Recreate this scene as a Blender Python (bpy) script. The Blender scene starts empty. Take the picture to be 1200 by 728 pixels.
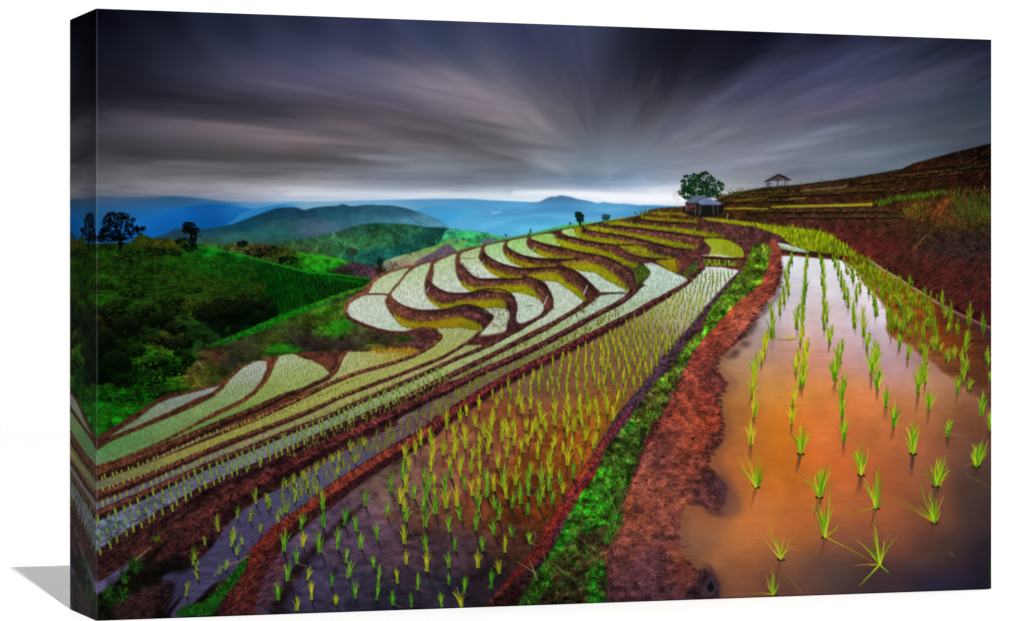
import bpy, math
import numpy as np

# ----------------------------------------------------------------------------
# scene basics: one stretched canvas print standing on a white studio sweep
# ----------------------------------------------------------------------------
scene = bpy.context.scene
COL = scene.collection

# photograph-derived geometry (pixels of the 1200x728 photograph)
FPX = 3576.0                      # focal length in photograph pixels
HORIZ = 366.0                     # eye level row
K = 1.5                           # metres from the lens to the near vertical edge
X0, X1 = -487.0 / FPX * K, 626.2 / FPX * K
D0, D1 = 1.0 * K, 1.1142 * K
TOPH = 356.0 / FPX * K            # canvas top above the eye
BOTH = 361.0 / FPX * K            # canvas foot below the eye
CANVAS_W = math.hypot(X1 - X0, D1 - D0)
CANVAS_H = TOPH + BOTH
CANVAS_T = 0.04165 * K
YAW = math.atan2(D1 - D0, X1 - X0)

cam_data = bpy.data.cameras.new("camera")
cam = bpy.data.objects.new("camera", cam_data)
COL.objects.link(cam)
cam.location = (0, 0, BOTH)
cam.rotation_euler = (math.pi / 2, 0, 0)
cam_data.sensor_width = 36
cam_data.lens = 36 * FPX / 1200
cam_data.shift_y = 2.0 / 1200
cam_data.clip_start = 0.05
cam_data.clip_end = 100
scene.camera = cam

world = bpy.data.worlds.new("World")
scene.world = world
world.use_nodes = True
wb = world.node_tree.nodes["Background"]
wb.inputs[0].default_value = (1, 1, 1, 1)
wb.inputs[1].default_value = 0.43

# key lamp: a small far softbox, above and in front, light travels back and a touch left
_tz = BOTH / (298.0 / FPX)                                        # depth of the shadow's tip on the floor
shadow_tip = np.array([(11.5 - 600) / FPX * _tz, _tz, 0.0])
back_corner = np.array([-518.0 / FPX * 1.0391 * K, 1.0391 * K, CANVAS_H])   # top of the canvas's far left edge
ldir = shadow_tip - back_corner; ldir /= np.linalg.norm(ldir)
key = bpy.data.lights.new("key_softbox", 'AREA')
key.shape = 'DISK'
key.size = 0.13
KEY_DIST = 7.0
key.energy = 520.0
ko = bpy.data.objects.new("key_softbox", key)
COL.objects.link(ko)
ko.location = tuple(back_corner - ldir * KEY_DIST)
from mathutils import Vector, Matrix
ko.rotation_euler = Vector(tuple(ldir)).to_track_quat('-Z', 'Y').to_euler()

scene.view_settings.view_transform = 'Standard'
scene.view_settings.look = 'None'
scene.view_settings.exposure = 0
scene.view_settings.gamma = 1
scene.view_settings.use_curve_mapping = False
FRONT_E = 1.48                    # white-card brightness on the front face (print inks are divided by it)
# ----------------------------------------------------------------------------
# THE PRINTED PICTURE, painted in code: inks laid down on the flat canvas.
# Working units are photograph pixels; the finished painting is warped into the
# print's own flat (u, v) plane before it is put on the mesh.
# ----------------------------------------------------------------------------
S = 2
PW, PH = 1200 * S, 728 * S
rng = np.random.default_rng(7)
img = np.zeros((PH, PW, 3), np.float32)

def vnoise(h, w, sx, sy, seed):
    r = np.random.default_rng(seed)
    gw, gh = int(w / sx) + 3, int(h / sy) + 3
    g = r.random((gh, gw)).astype(np.float32)
    y = np.arange(h, dtype=np.float32) / sy; x = np.arange(w, dtype=np.float32) / sx
    yi = y.astype(int); xi = x.astype(int)
    fy = y - yi; fx = x - xi
    fy = (fy * fy * (3 - 2 * fy))[:, None]; fx = (fx * fx * (3 - 2 * fx))[None]
    a = g[yi] * (1 - fy) + g[yi + 1] * fy
    return a[:, xi] * (1 - fx) + a[:, xi + 1] * fx

def fbm(sx, sy, octs, seed, h=PH, w=PW, gain=.55):
    o = np.zeros((h, w), np.float32); a = 1.0; t = 0
    for k in range(octs):
        o += a * vnoise(h, w, max(sx, 1.01), max(sy, 1.01), seed + 17 * k); t += a
        a *= gain; sx /= 2; sy /= 2
    o = o / t - .5
    return o / (o.std() + 1e-6)          # unit variance, zero mean

N_BIG = fbm(60, 60, 4, 1)
N_MID = fbm(16, 12, 3, 2)
N_FINE = fbm(5, 5, 2, 3)
N_VERT = fbm(3, 12, 2, 4)
N_HOR = fbm(60, 7, 4, 5)

def spline(pts, closed=False, n=8):
    p = np.array(pts, float)
    m = len(p); out = []
    rngk = range(m if closed else m - 1)
    for i in rngk:
        if closed:
            p0, p1, p2, p3 = p[(i - 1) % m], p[i], p[(i + 1) % m], p[(i + 2) % m]
        else:
            p0, p1, p2, p3 = p[max(i - 1, 0)], p[i], p[i + 1], p[min(i + 2, m - 1)]
        for k in range(n):
            t = k / n
            out.append(.5 * ((2 * p1) + (p2 - p0) * t + (2 * p0 - 5 * p1 + 4 * p2 - p3) * t * t
                             + (3 * p1 - p0 - 3 * p2 + p3) * t ** 3))
    if not closed: out.append(p[-1])
    return np.array(out)

def pmask(pts, rough=0, soft=0):
    """anti-aliased mask of a polygon in photo pixels -> (y0, y1, x0, x1, mask)"""
    q = np.array(pts, float) * S
    if rough:
        # densify and jitter
        seg = []
        for a, b in zip(q, np.roll(q, -1, 0)):
            k = max(1, int(np.hypot(*(b - a)) / 3))
            for t in range(k): seg.append(a + (b - a) * t / k)
        q = np.array(seg) + rng.normal(0, rough * S, (len(seg), 2))
    pad = int(soft * S * 2) + 2
    x0 = max(int(q[:, 0].min()) - pad, 0); x1 = min(int(q[:, 0].max()) + pad, PW)
    y0 = max(int(q[:, 1].min()) - pad, 0); y1 = min(int(q[:, 1].max()) + pad, PH)
    if x1 <= x0 or y1 <= y0: return None
    m = np.zeros((y1 - y0, x1 - x0), np.float32)
    ax, ay = q[:, 0], q[:, 1]; bx, by = np.roll(ax, -1), np.roll(ay, -1)
    SUB = 3
    xs = np.arange(x0, x1, dtype=np.float32)
    for r in range(y0, y1):
        for s in range(SUB):
            yy = r + (s + .5) / SUB
            hit = (ay <= yy) != (by <= yy)
            if not hit.any(): continue
            cx = np.sort(ax[hit] + (yy - ay[hit]) * (bx[hit] - ax[hit]) / (by[hit] - ay[hit]))
            for a, b in zip(cx[::2], cx[1::2]):
                i0 = max(int(a) - x0, 0); i1 = min(int(b) + 2 - x0, x1 - x0)
                if i1 <= i0: continue
                sl = xs[i0:i1]
                m[r - y0, i0:i1] += np.clip(np.minimum(sl + 1, b) - np.maximum(sl, a), 0, 1) / SUB
    np.clip(m, 0, 1, out=m)
    if soft: m = blur(m, soft * S)
    return y0, y1, x0, x1, m

def blur(a, r):
    r = max(int(round(r)), 1)
    for _ in range(2):
        for ax in (0, 1):
            pad = [(0, 0)] * a.ndim; pad[ax] = (r + 1, r)
            c = np.cumsum(np.pad(a, pad, mode='edge'), axis=ax, dtype=np.float64)
            n = a.shape[ax]
            hi = np.take(c, np.arange(2 * r + 1, 2 * r + 1 + n), axis=ax)
            lo = np.take(c, np.arange(0, n), axis=ax)
            a = ((hi - lo) / (2 * r + 1)).astype(np.float32)
    return a

def cfield(box, ctrl, sx, sy):
    """smooth colour field from (x, y, (r,g,b)) control points"""
    y0, y1, x0, x1 = box
    st = 8
    gy = np.arange(y0, y1 + st, st) / S; gx = np.arange(x0, x1 + st, st) / S
    num = np.zeros((len(gy), len(gx), 3)); den = np.full((len(gy), len(gx), 1), 1e-12)
    for (x, y, c) in ctrl:
        wx = (gx - x) / sx; wy = (gy - y) / sy
        d = wx[None] ** 2 + wy[:, None] ** 2
        w = (np.exp(-d) + 1e-4 / (1 + d * d))[..., None]
        num += w * np.array(c, float); den += w
    g = (num / den).astype(np.float32)
    y = (np.arange(y1 - y0) / st).astype(np.float32); x = (np.arange(x1 - x0) / st).astype(np.float32)
    yi = y.astype(int); xi = x.astype(int)
    fy = (y - yi)[:, None, None]; fx = (x - xi)[None, :, None]
    yi1 = np.minimum(yi + 1, len(gy) - 1); xi1 = np.minimum(xi + 1, len(gx) - 1)
    a = g[yi] * (1 - fy) + g[yi1] * fy
    return a[:, xi] * (1 - fx) + a[:, xi1] * fx

def lay(mk, color, alpha=1.0, noise=None, amp=0.0, add=None):
    """lay ink of a colour (constant, field control list or array) through a mask"""
    if mk is None: return
    y0, y1, x0, x1, m = mk
    c = np.asarray(color, np.float32)
    if c.ndim == 1: c = np.broadcast_to(c, m.shape + (3,))
    if noise is not None:
        c = c * np.clip(1 + amp * noise[y0:y1, x0:x1, None], .05, 3)
    if add is not None: c = c + add[y0:y1, x0:x1, None]
    a = (m * alpha)[..., None]
    img[y0:y1, x0:x1] = img[y0:y1, x0:x1] * (1 - a) + c * a

def region(pts, color, sm=True, rough=0, soft=0, noise=None, amp=0, alpha=1, sx=40, sy=20, n=8):
    p = spline(pts, True, n) if sm else pts
    mk = pmask(p, rough, soft)
    if mk is None: return None
    if isinstance(color, list): color = cfield(mk[:4], color, sx, sy)
    lay(mk, color, alpha, noise, amp)
    return mk

def ribbon(path, w, color, rough=.25, soft=0, noise=None, amp=0, alpha=1, sx=40, sy=20):
    """band along a path; w = width or list of widths (photo px)"""
    p = spline(path, False, 10)
    if np.isscalar(w): ww = np.full(len(p), float(w))
    else: ww = np.interp(np.linspace(0, 1, len(p)), np.linspace(0, 1, len(w)), w)
    t = np.gradient(p, axis=0); t /= np.hypot(t[:, 0], t[:, 1])[:, None] + 1e-9
    nrm = np.stack([-t[:, 1], t[:, 0]], 1)
    poly = np.concatenate([p + nrm * ww[:, None] / 2, (p - nrm * ww[:, None] / 2)[::-1]])
    return region(poly, color, False, rough, soft, noise, amp, alpha, sx, sy)

def stroke(x0, y0, x1, y1, w0, w1, c, a=1.0, bend=0.0):
    """one tapering blade, root -> tip (photo px)"""
    n = 4 if bend else 1
    dx, dy = x1 - x0, y1 - y0
    pts = []
    for k in range(n + 1):
        t = k / n
        o = bend * 4 * t * (1 - t)
        pts.append(((x0 + dx * t - dy * o) * S, (y0 + dy * t + dx * o) * S))
    m_ = max(w0, w1) * S / 2 + 1.5
    xs = [q[0] for q in pts]; ys = [q[1] for q in pts]
    bx0 = max(int(min(xs) - m_), 0); bx1 = min(int(max(xs) + m_) + 1, PW)
    by0 = max(int(min(ys) - m_), 0); by1 = min(int(max(ys) + m_) + 1, PH)
    if bx1 <= bx0 or by1 <= by0: return
    X = np.arange(bx0, bx1, dtype=np.float32)[None] + .5
    Y = np.arange(by0, by1, dtype=np.float32)[:, None] + .5
    cov = None
    for k in range(n):
        (ax, ay), (bx, by) = pts[k], pts[k + 1]
        vx, vy = bx - ax, by - ay
        L = vx * vx + vy * vy + 1e-6
        t = np.clip(((X - ax) * vx + (Y - ay) * vy) / L, 0, 1)
        d = np.sqrt((X - ax - t * vx) ** 2 + (Y - ay - t * vy) ** 2)
        tt = (k + t) / n
        hw = (w0 + (w1 - w0) * tt) * S / 2
        cv = np.clip(hw - d + .5, 0, 1) * np.clip(hw * 2, 0, 1)
        cov = cv if cov is None else np.maximum(cov, cv)
    cov = (cov * a)[..., None]
    sl = img[by0:by1, bx0:bx1]
    sl += cov * (np.array(c, np.float32) - sl)

def inside(x, y, poly):
    p = np.asarray(poly); ax, ay = p[:, 0], p[:, 1]; bx, by = np.roll(ax, -1), np.roll(ay, -1)
    hit = (ay <= y) != (by <= y)
    if not hit.any(): return False
    cx = ax[hit] + (y - ay[hit]) * (bx[hit] - ax[hit]) / (by[hit] - ay[hit])
    return int((cx < x).sum()) % 2 == 1

def under(x, y):
    xi = min(max(int(x * S), 0), PW - 1); yi = min(max(int(y * S), 0), PH - 1)
    return img[yi, xi]

def mix(a, b, t): return [a[i] * (1 - t) + b[i] * t for i in range(3)]

# ---- sky ------------------------------------------------------------------
SKY = {
 14: "115 6,6,20 180 12,13,30 260 24,28,52 340 30,35,64 420 38,44,80 500 42,48,84 600 44,50,88 650 46,54,92 690 54,62,98 715 44,50,82 740 22,24,40 800 12,14,26 900 9,10,24 1000 8,10,22 1100 10,12,26 1160 8,8,26",
 30: "115 6,7,22 180 18,20,40 260 28,32,60 340 34,40,70 420 42,48,86 500 46,52,90 600 46,52,90 650 48,56,94 690 58,64,102 715 44,48,80 745 22,24,38 800 14,16,30 900 11,12,28 1000 13,16,32 1060 22,26,48 1100 18,20,42 1160 14,14,36",
 50: "115 10,12,26 160 20,23,38 200 28,31,50 260 36,42,70 340 46,50,82 420 48,54,94 500 50,58,94 600 46,54,92 660 50,58,94 690 60,66,104 720 38,40,64 745 22,24,38 800 15,17,28 850 12,14,28 920 20,22,44 1000 38,42,70 1060 42,46,76 1100 32,37,60 1160 22,25,48",
 68: "115 16,18,32 160 26,28,44 220 38,42,64 280 54,56,86 340 58,60,92 400 62,64,102 450 66,68,106 500 66,72,106 560 52,60,94 620 50,56,90 680 60,62,96 720 38,38,60 780 20,22,36 850 17,18,34 920 38,40,70 980 52,56,90 1040 54,58,90 1100 42,48,72 1160 30,35,56",
 88: "115 20,20,34 160 26,28,42 220 42,44,68 280 62,62,92 340 76,72,102 400 84,80,110 450 94,88,116 500 96,92,120 550 100,96,118 600 74,74,102 640 60,60,90 680 60,58,86 720 40,38,58 780 24,24,38 840 24,26,44 900 52,54,86 960 58,60,96 1020 62,62,96 1080 66,68,100 1120 50,56,80 1160 36,44,66",
 105: "115 24,22,34 160 30,30,42 220 42,44,62 280 66,62,86 340 84,78,102 400 88,80,104 450 104,94,118 500 128,114,134 540 138,122,138 590 120,110,126 640 86,80,98 700 58,54,76 760 34,34,50 820 42,40,58 880 70,70,100 940 70,70,104 1000 64,62,92 1060 74,76,106 1100 66,70,94 1160 44,52,72",
 120: "115 30,28,38 170 36,34,44 230 38,37,50 290 46,44,58 350 64,58,72 410 80,72,86 460 104,92,104 510 130,114,128 560 144,128,138 610 136,120,132 645 104,94,108 700 70,64,82 760 54,52,68 820 64,62,82 880 84,84,112 940 80,78,108 1000 76,74,102 1060 76,78,104 1100 62,68,88 1160 48,56,74",
 136: "115 52,48,60 170 72,66,82 230 74,68,82 290 70,64,76 350 72,64,76 410 78,68,78 470 90,80,88 530 110,98,106 590 138,122,130 630 120,108,118 680 86,80,92 740 84,80,92 800 100,96,110 860 102,98,118 920 88,86,110 980 92,90,114 1040 84,86,108 1100 66,74,90 1160 54,62,78",
 152: "115 66,62,76 180 88,80,94 240 104,90,98 300 118,100,108 350 124,104,112 410 112,96,104 460 84,74,82 520 80,72,78 580 96,88,94 630 112,102,108 680 100,92,98 740 116,112,118 800 124,118,130 860 116,114,132 920 104,104,124 980 102,104,124 1040 90,96,114 1100 76,84,100 1160 60,66,82",
 168: "115 60,56,64 180 70,64,74 240 86,78,86 300 100,86,94 350 108,92,98 410 104,92,98 460 96,88,92 520 86,80,84 580 94,88,92 630 124,118,120 680 106,102,108 740 118,116,122 800 130,128,140 860 122,122,138 920 110,112,130 980 104,108,126 1040 94,102,118 1100 80,88,102 1160 60,66,80",
 182: "115 72,72,74 180 64,62,64 240 74,72,74 300 84,80,84 360 92,86,90 420 104,98,102 480 104,102,106 540 108,104,108 600 106,104,110 640 140,142,146 665 132,136,142 700 110,118,132 760 122,124,136 820 138,138,150 880 128,128,146 940 116,120,138 1000 108,116,130 1060 92,100,116 1120 76,84,98",
 196: "115 86,86,88 180 98,98,100 240 98,96,98 300 104,100,104 360 122,118,120 420 110,112,118 470 122,130,140 520 132,142,152 560 112,116,126 620 112,118,130 660 150,160,170 700 110,134,160 740 124,142,168 780 134,144,166 820 142,144,160 880 134,134,152 940 118,124,142 1000 104,112,128 1060 92,100,116",
 208: "115 90,90,94 180 104,100,104 240 112,104,108 300 104,100,104 360 108,106,110 410 124,120,128 460 118,124,138 500 108,114,130 560 104,108,122 610 112,122,138 660 102,118,140 700 92,120,152 740 128,148,178 780 150,160,184 820 160,162,176 860 130,134,146 900 140,142,152 950 122,126,138",
 217: "115 106,104,108 180 140,132,136 240 150,142,146 300 160,152,156 360 178,174,178 410 160,158,168 450 120,126,146 490 106,114,134 540 104,110,128 590 116,120,136 630 140,152,170 670 120,140,168 710 104,136,172 750 176,196,220 790 208,212,222 830 176,176,180 860 150,152,158 900 132,132,140",
 225: "115 96,98,110 150 118,114,126 200 134,126,138 240 138,134,148 290 178,172,182 340 212,206,214 400 214,214,222 450 194,204,216 500 220,226,232 560 196,208,218 600 214,222,232 640 228,234,242 680 222,232,242 720 216,228,240 760 236,238,244 800 224,224,228 850 176,172,172",
 234: "115 70,86,112 160 74,90,118 210 84,108,140 260 110,130,160 320 150,165,195 370 170,190,215 430 175,195,225 490 190,214,236 560 190,222,240 600 225,235,244 700 235,240,248 740 238,240,246 790 240,240,246 830 222,222,226",
 246: "115 30,80,130 260 60,120,170 400 90,150,190 600 150,200,235 760 170,205,235 830 200,210,220",
}
ctrl = []
for yy, row in SKY.items():
    tk = row.split()
    for a, b in zip(tk[::2], tk[1::2]):
        ctrl.append((float(a), float(yy), tuple(float(v) for v in b.split(','))))
sky_box = (0, 290 * S, 0, PW)
# long-exposure streaks fan out from a point low over the far ridge
yy, xx = np.mgrid[0:290 * S, 0:PW].astype(np.float32) / S
ang = np.arctan2(216 - yy, (xx - 716) * .95); rad = np.hypot((xx - 716) * .95, 216 - yy)
def oriented_field(ctrl, step=6):
    """colour field whose blending kernel is stretched along the cloud motion"""
    gx = np.arange(0, 1200 + step, step, dtype=np.float32); gy = np.arange(0, 290 + step, step, dtype=np.float32)
    GX, GY = np.meshgrid(gx, gy)
    a = np.arctan2(np.maximum(214 - GY, 0), (GX - 716) * .95)                    # direction towards the vanishing point
    a = np.where(a > math.pi / 2, math.pi - a, a) * np.where(GX < 716, 1, -1) * np.clip((214 - GY) / 30, 0, 1)
    ca, sa = np.cos(a), np.sin(a)
    num = np.zeros(GX.shape + (3,)); den = np.full(GX.shape + (1,), 1e-9)
    sc = 8.0 + 19 * np.abs(sa) ** 1.5
    for (x, y, c) in ctrl:
        dx = GX - x; dy = GY - y
        al = dx * ca + dy * sa; ac = -dx * sa + dy * ca
        w = (np.exp(-(al / 44) ** 2 - (ac / sc) ** 2) + 1e-6)[..., None]
        num += w * np.array(c, float); den += w
    g = (num / den).astype(np.float32)
    y = (np.arange(290 * S) / (S * step)).astype(np.float32); x = (np.arange(PW) / (S * step)).astype(np.float32)
    yi = np.minimum(y.astype(int), len(gy) - 2); xi = np.minimum(x.astype(int), len(gx) - 2)
    fy = (y - yi)[:, None, None]; fx = (x - xi)[None, :, None]
    r = g[yi] * (1 - fy) + g[yi + 1] * fy
    return r[:, xi] * (1 - fx) + r[:, xi + 1] * fx
sky = oriented_field(ctrl)
def polar_noise(ka, kr, seed):
    g = np.random.default_rng(seed).random((400, 60)).astype(np.float32)
    u = np.clip((ang + .6) * ka, 0, 397); v = np.clip(np.log(rad + 20) * kr, 0, 57)
    ui = u.astype(int); vi = v.astype(int); fu = u - ui; fv = v - vi
    fu = fu * fu * (3 - 2 * fu); fv = fv * fv * (3 - 2 * fv)
    return (g[ui, vi] * (1 - fu) + g[ui + 1, vi] * fu) * (1 - fv) + (g[ui, vi + 1] * (1 - fu) + g[ui + 1, vi + 1] * fu) * fv - .5
stk = 1.2 * polar_noise(9, 2.4, 31) + .8 * polar_noise(18, 2.8, 32) + .4 * polar_noise(40, 3, 33)
fade = np.clip((214 - yy) / 36, 0.0, 1) * np.clip((rad - 50) / 220, .03, 1)
lum = sky.mean(2)
sky = sky * (1 + .19 * stk * fade * np.clip(lum / 90, .35, 1))[..., None]
# warm/cool drift within the streaks
sky += (polar_noise(22, 2, 41) * 9 * fade * np.clip(lum / 90, 0, 1))[..., None] * np.array([1, -.25, -.5], np.float32)
sky += ((N_HOR[:290 * S] * 3 * np.clip((yy - 170) / 40, 0, 1)))[..., None]
_g = sky.mean(2, keepdims=True)
sky = sky + (_g * np.array([.93, 1.0, 1.08], np.float32) - sky) * .30
sky *= (1 - .10 * np.exp(-((xx - 760) / 110) ** 2 - ((yy - 165) / 40) ** 2))[..., None]
img[:290 * S] = sky
def cloud(path, w, col, a, soft):
    ribbon(path, w, tuple(col), 0, soft, None, 0, a)
cloud([(262,74),(340,88),(420,106),(480,122),(540,140)], [4,16,20,16,4], (84,76,108), .35, 6)
cloud([(430,70),(470,82),(510,98),(560,120),(610,148)], [3,10,16,18,10], (150,134,146), .42, 5)
cloud([(500,78),(540,92),(580,108),(620,134),(640,152)], [3,8,14,16,8], (152,138,148), .38, 5)
cloud([(440,96),(500,110),(560,132),(600,156)], [3,8,10,4], (146,128,140), .30, 4)
cloud([(115,122),(200,128),(290,142),(380,158),(460,168)], [4,6,8,6,3], (48,44,54), .45, 5)
cloud([(130,134),(220,146),(320,160),(420,168),(520,176)], [3,8,12,10,4], (132,112,118), .38, 5)
cloud([(115,178),(220,182),(320,186),(420,190)], [6,8,6,3], (50,46,48), .40, 4)
cloud([(460,150),(520,158),(570,172),(620,196)], [6,14,14,6], (76,68,74), .40, 6)
cloud([(560,170),(610,182),(650,196),(668,206)], [2,5,8,4], (172,176,180), .40, 3)
cloud([(770,158),(830,124),(890,98),(960,72),(1040,54)], [10,20,26,26,16], (78,78,114), .38, 8)
cloud([(860,150),(920,130),(1000,110),(1080,94),(1140,74)], [4,10,14,14,8], (92,90,122), .32, 6)
cloud([(940,146),(1010,134),(1080,122),(1160,104)], [3,8,10,12], (52,54,72), .40, 5)
cloud([(840,120),(880,108),(930,84),(1000,52),(1060,34)], [2,5,8,10,8], (22,22,40), .40, 7)
cloud([(760,210),(840,204),(900,198),(960,196)], [3,5,5,2], (120,124,138), .35, 3)
cloud([(900,208),(935,203),(965,204)], [2,6,3], (84,88,100), .45, 3)
cloud([(1040,186),(1080,178),(1120,168),(1162,160)], [5,6,6,5], (60,68,82), .45, 4)
cloud([(590,222),(640,219),(690,221),(760,225)], [5,5,6,5], (130,146,172), .30, 2.5)
for k in range(70):
    a = rng.uniform(.12, math.pi - .12); r0 = rng.uniform(70, 200); r1 = r0 + rng.uniform(30, 120)
    xa, ya = 714 + r0 * math.cos(a), 212 - r0 * math.sin(a) * .75; xb, yb = 714 + r1 * math.cos(a), 212 - r1 * math.sin(a) * .75
    if yb < 24 or ya > 206: continue
    c = under((xa + xb) / 2, (ya + yb) / 2); f = 1 + rng.choice([-1, 1]) * rng.uniform(.03, .09)
    cloud([(xa, ya), ((xa + xb) / 2, (ya + yb) / 2 - 1), (xb, yb)], [1, rng.uniform(2, 6), 1], [c[0] * f, c[1] * f, c[2] * f], .7, 2.2)
for k in range(90):
    x = rng.uniform(110, 560); y = rng.uniform(90, 214); l = rng.uniform(50, 150); sl = .02 + .28 * np.clip((200 - y) / 110, 0, 1) * (x / 560)
    c = under(x + l / 2, y + sl * l / 2); f = 1 + rng.choice([-1, 1]) * rng.uniform(.06, .18)
    cloud([(x, y), (x + l / 2, y + sl * l * .45), (x + l, y + sl * l)], [1, rng.uniform(2, 6), 1], [c[0] * f, c[1] * f, c[2] * f], .7, 2)
for k in range(60):
    x = rng.uniform(790, 1150); y = rng.uniform(60, 190); l = rng.uniform(40, 130); sl = -.42 * np.clip((215 - y) / 90, .1, 1)
    c = under(min(x + l / 2, 1190), max(y + sl * l / 2, 5)); f = 1 + rng.choice([-1, 1]) * rng.uniform(.06, .18)
    cloud([(x, y), (x + l / 2, y + sl * l * .55), (x + l, y + sl * l)], [1, rng.uniform(2, 7), 1], [c[0] * f, c[1] * f, c[2] * f], .7, 2.2)
cloud([(600,226.5),(650,226),(700,229),(760,232),(812,232)], [3,5,8,10,10], (244,246,250), .9, 1.8)
cloud([(640,208),(690,212),(740,214),(790,214)], [2,5,7,4], (120,156,190), .45, 3)
cloud([(330,228),(400,227),(460,228),(560,229),(604,233)], [2,4,5,5,3], (226,230,236), .55, 2)
cloud([(715,222),(745,224),(790,220),(812,222)], [2,3,5,6], (226,228,234), .5, 2)
img[290 * S:] = (50, 30, 20)

# ---- distant ranges ---------------------------------------------------------
def land(top, color, bottom=330, soft=.4, sx=50, sy=9, noise=None, amp=0):
    p = [tuple(q) for q in spline(top, False, 8)]
    poly = p + [(p[-1][0], bottom), (p[0][0], bottom)]
    return region(poly, color, False, 0, soft, noise, amp, 1, sx, sy)

land([(105,229),(140,231),(180,231),(200,230),(230,232),(262,236),(300,238),(340,236),(360,238),(380,246),(396,262)],
     [(113,232,(66,84,112)),(113,245,(34,86,132)),(113,262,(22,84,140)),(160,234,(56,88,122)),(160,250,(28,96,156)),
      (160,270,(16,94,166)),(200,234,(44,84,122)),(200,250,(26,104,170)),(200,268,(14,92,168)),(250,240,(50,100,145)),
      (300,244,(80,140,185)),(350,242,(110,165,205))], soft=1.2, sx=26)
land([(120,262),(150,257),(180,254),(205,246),(228,241),(250,239),(275,241),(300,246),(330,252),(348,266)],
     [(150,262,(24,104,178)),(150,275,(14,90,168)),(200,250,(18,98,175)),(200,266,(12,88,162)),(240,243,(16,84,150)),
      (240,262,(10,80,152)),(290,246,(30,110,180)),(290,256,(16,90,160)),(330,250,(40,120,185))], soft=.9, sx=22)
land([(258,268),(275,257),(290,247),(320,241),(350,237),(400,236),(470,234),(540,233),(580,235),(604,236),(628,237),(638,233.6),(645,230.8),(652,230.4),(657,229),(664,230),(670,231.2),(678,233.6),
      (690,235.4),(700,238),(707,236.8),(720,238.6),(735,239),(748,240.6),(762,240.6),(830,243)],
     [(320,246,(40,120,180)),(370,240,(120,165,195)),(440,237,(110,160,195)),(440,246,(120,185,220)),(500,236,(90,150,190)),
      (520,252,(105,185,225)),(545,262,(70,170,215)),(560,240,(80,150,195)),(600,246,(90,165,210)),(600,262,(88,185,228)),(580,272,(75,180,225)),
      (656,233,(72,120,160)),(656,245,(86,160,205)),(656,260,(96,186,226)),(710,242,(90,160,205)),(710,254,(120,192,228)),
      (770,244,(70,140,190)),(770,256,(90,170,210))], soft=.5, sx=26, sy=7)
land([(488,246),(500,242),(512,240),(530,241),(548,245),(565,250),(580,256)],
     [(500,243,(70,145,190)),(520,246,(72,155,205)),(530,258,(60,160,210)),(560,256,(85,175,218)),(570,268,(75,178,222))], soft=1.2, sx=22, sy=7)
land([(560,268),(575,263),(600,256),(632,251),(662,250),(700,253)],
     [(575,266,(90,178,222)),(620,256,(74,158,208)),(640,262,(86,178,222)),(690,256,(98,182,224))], soft=1.5, sx=24, sy=6)
land([(524,262),(540,254),(556,250),(572,251),(588,246),(604,244),(618,246),(634,243),(650,240),(664,240),(682,243),(700,247),(722,249),(745,247),(790,250)],
     [(545,258,(86,168,212)),(590,250,(78,152,200)),(600,262,(98,184,224)),(650,244,(74,140,190)),(650,256,(98,178,220)),(700,250,(84,154,204)),(700,262,(104,188,228)),(760,252,(76,150,200))], soft=1.3, sx=22, sy=5)
land([(560,272),(584,264),(604,258),(630,254),(652,256),(680,258),(700,262)],
     [(580,268,(84,170,214)),(630,258,(76,160,206)),(630,268,(98,188,228)),(680,262,(90,176,216))], soft=1.3, sx=20, sy=5)
for k in range(26):
    x = rng.uniform(530, 740); y = rng.uniform(242, 262)
    stroke(x, y, x + rng.uniform(14, 46), y + rng.uniform(-5, 3), 1.5, .5, mix(under(x, y), (60, 140, 195), .8), .22)
stroke(577, 249.8, 587, 248.6, 2.2, 1.6, (170, 208, 240), .5); stroke(566, 252, 585, 251, 1.6, 1, (140, 190, 230), .25)

# main teal ridge (dark crest, mist in its lap)
land([(170,282),(192,275),(208,268),(240,268),(270,263),(290,256),(318,246),(330,243.5),(346,243),(356,246),(368,243.5),(380,242),(395,241),
      (402,239.3),(412,241.6),(430,240),(445,240.5),(460,241),(480,245),(500,252),(516,258),(527,266),(540,275)],
     [(200,276,(29,59,79)),(240,272,(24,64,82)),(240,284,(44,79,66)),(280,264,(17,63,82)),(280,280,(43,93,86)),
      (320,250,(18,55,75)),(320,270,(37,86,90)),(320,284,(34,79,75)),(346,248,(25,59,81)),(350,262,(37,79,90)),(368,266,(73,93,115)),
      (390,248,(29,72,93)),(402,256,(43,93,111)),(400,266,(60,100,122)),(440,246,(37,82,104)),(440,258,(55,108,127)),
      (470,248,(43,88,113)),(470,262,(73,131,153)),(500,256,(72,126,151)),(520,264,(79,144,171)),(350,290,(39,86,75)),(400,285,(34,86,77))],
     bottom=345, soft=.5, sx=20, sy=6, noise=N_MID, amp=.035)
for k in range(1500):
    x = rng.uniform(200, 526); y = rng.uniform(243, 290)
    yr = np.interp(x, [192,240,270,318,346,356,402,460,480,500,527], [277,270,265,248,245,248,242,243,247,254,267])
    if y < yr + 1: continue
    c = under(x, y); f = rng.choice([.82, .9, 1.1, 1.2]); l = rng.uniform(2, 7)
    stroke(x, y, x + l, y + l * rng.uniform(-.1, .35), 1.6, .6, [c[0] * f, c[1] * f, c[2] * f], .4)
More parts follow.
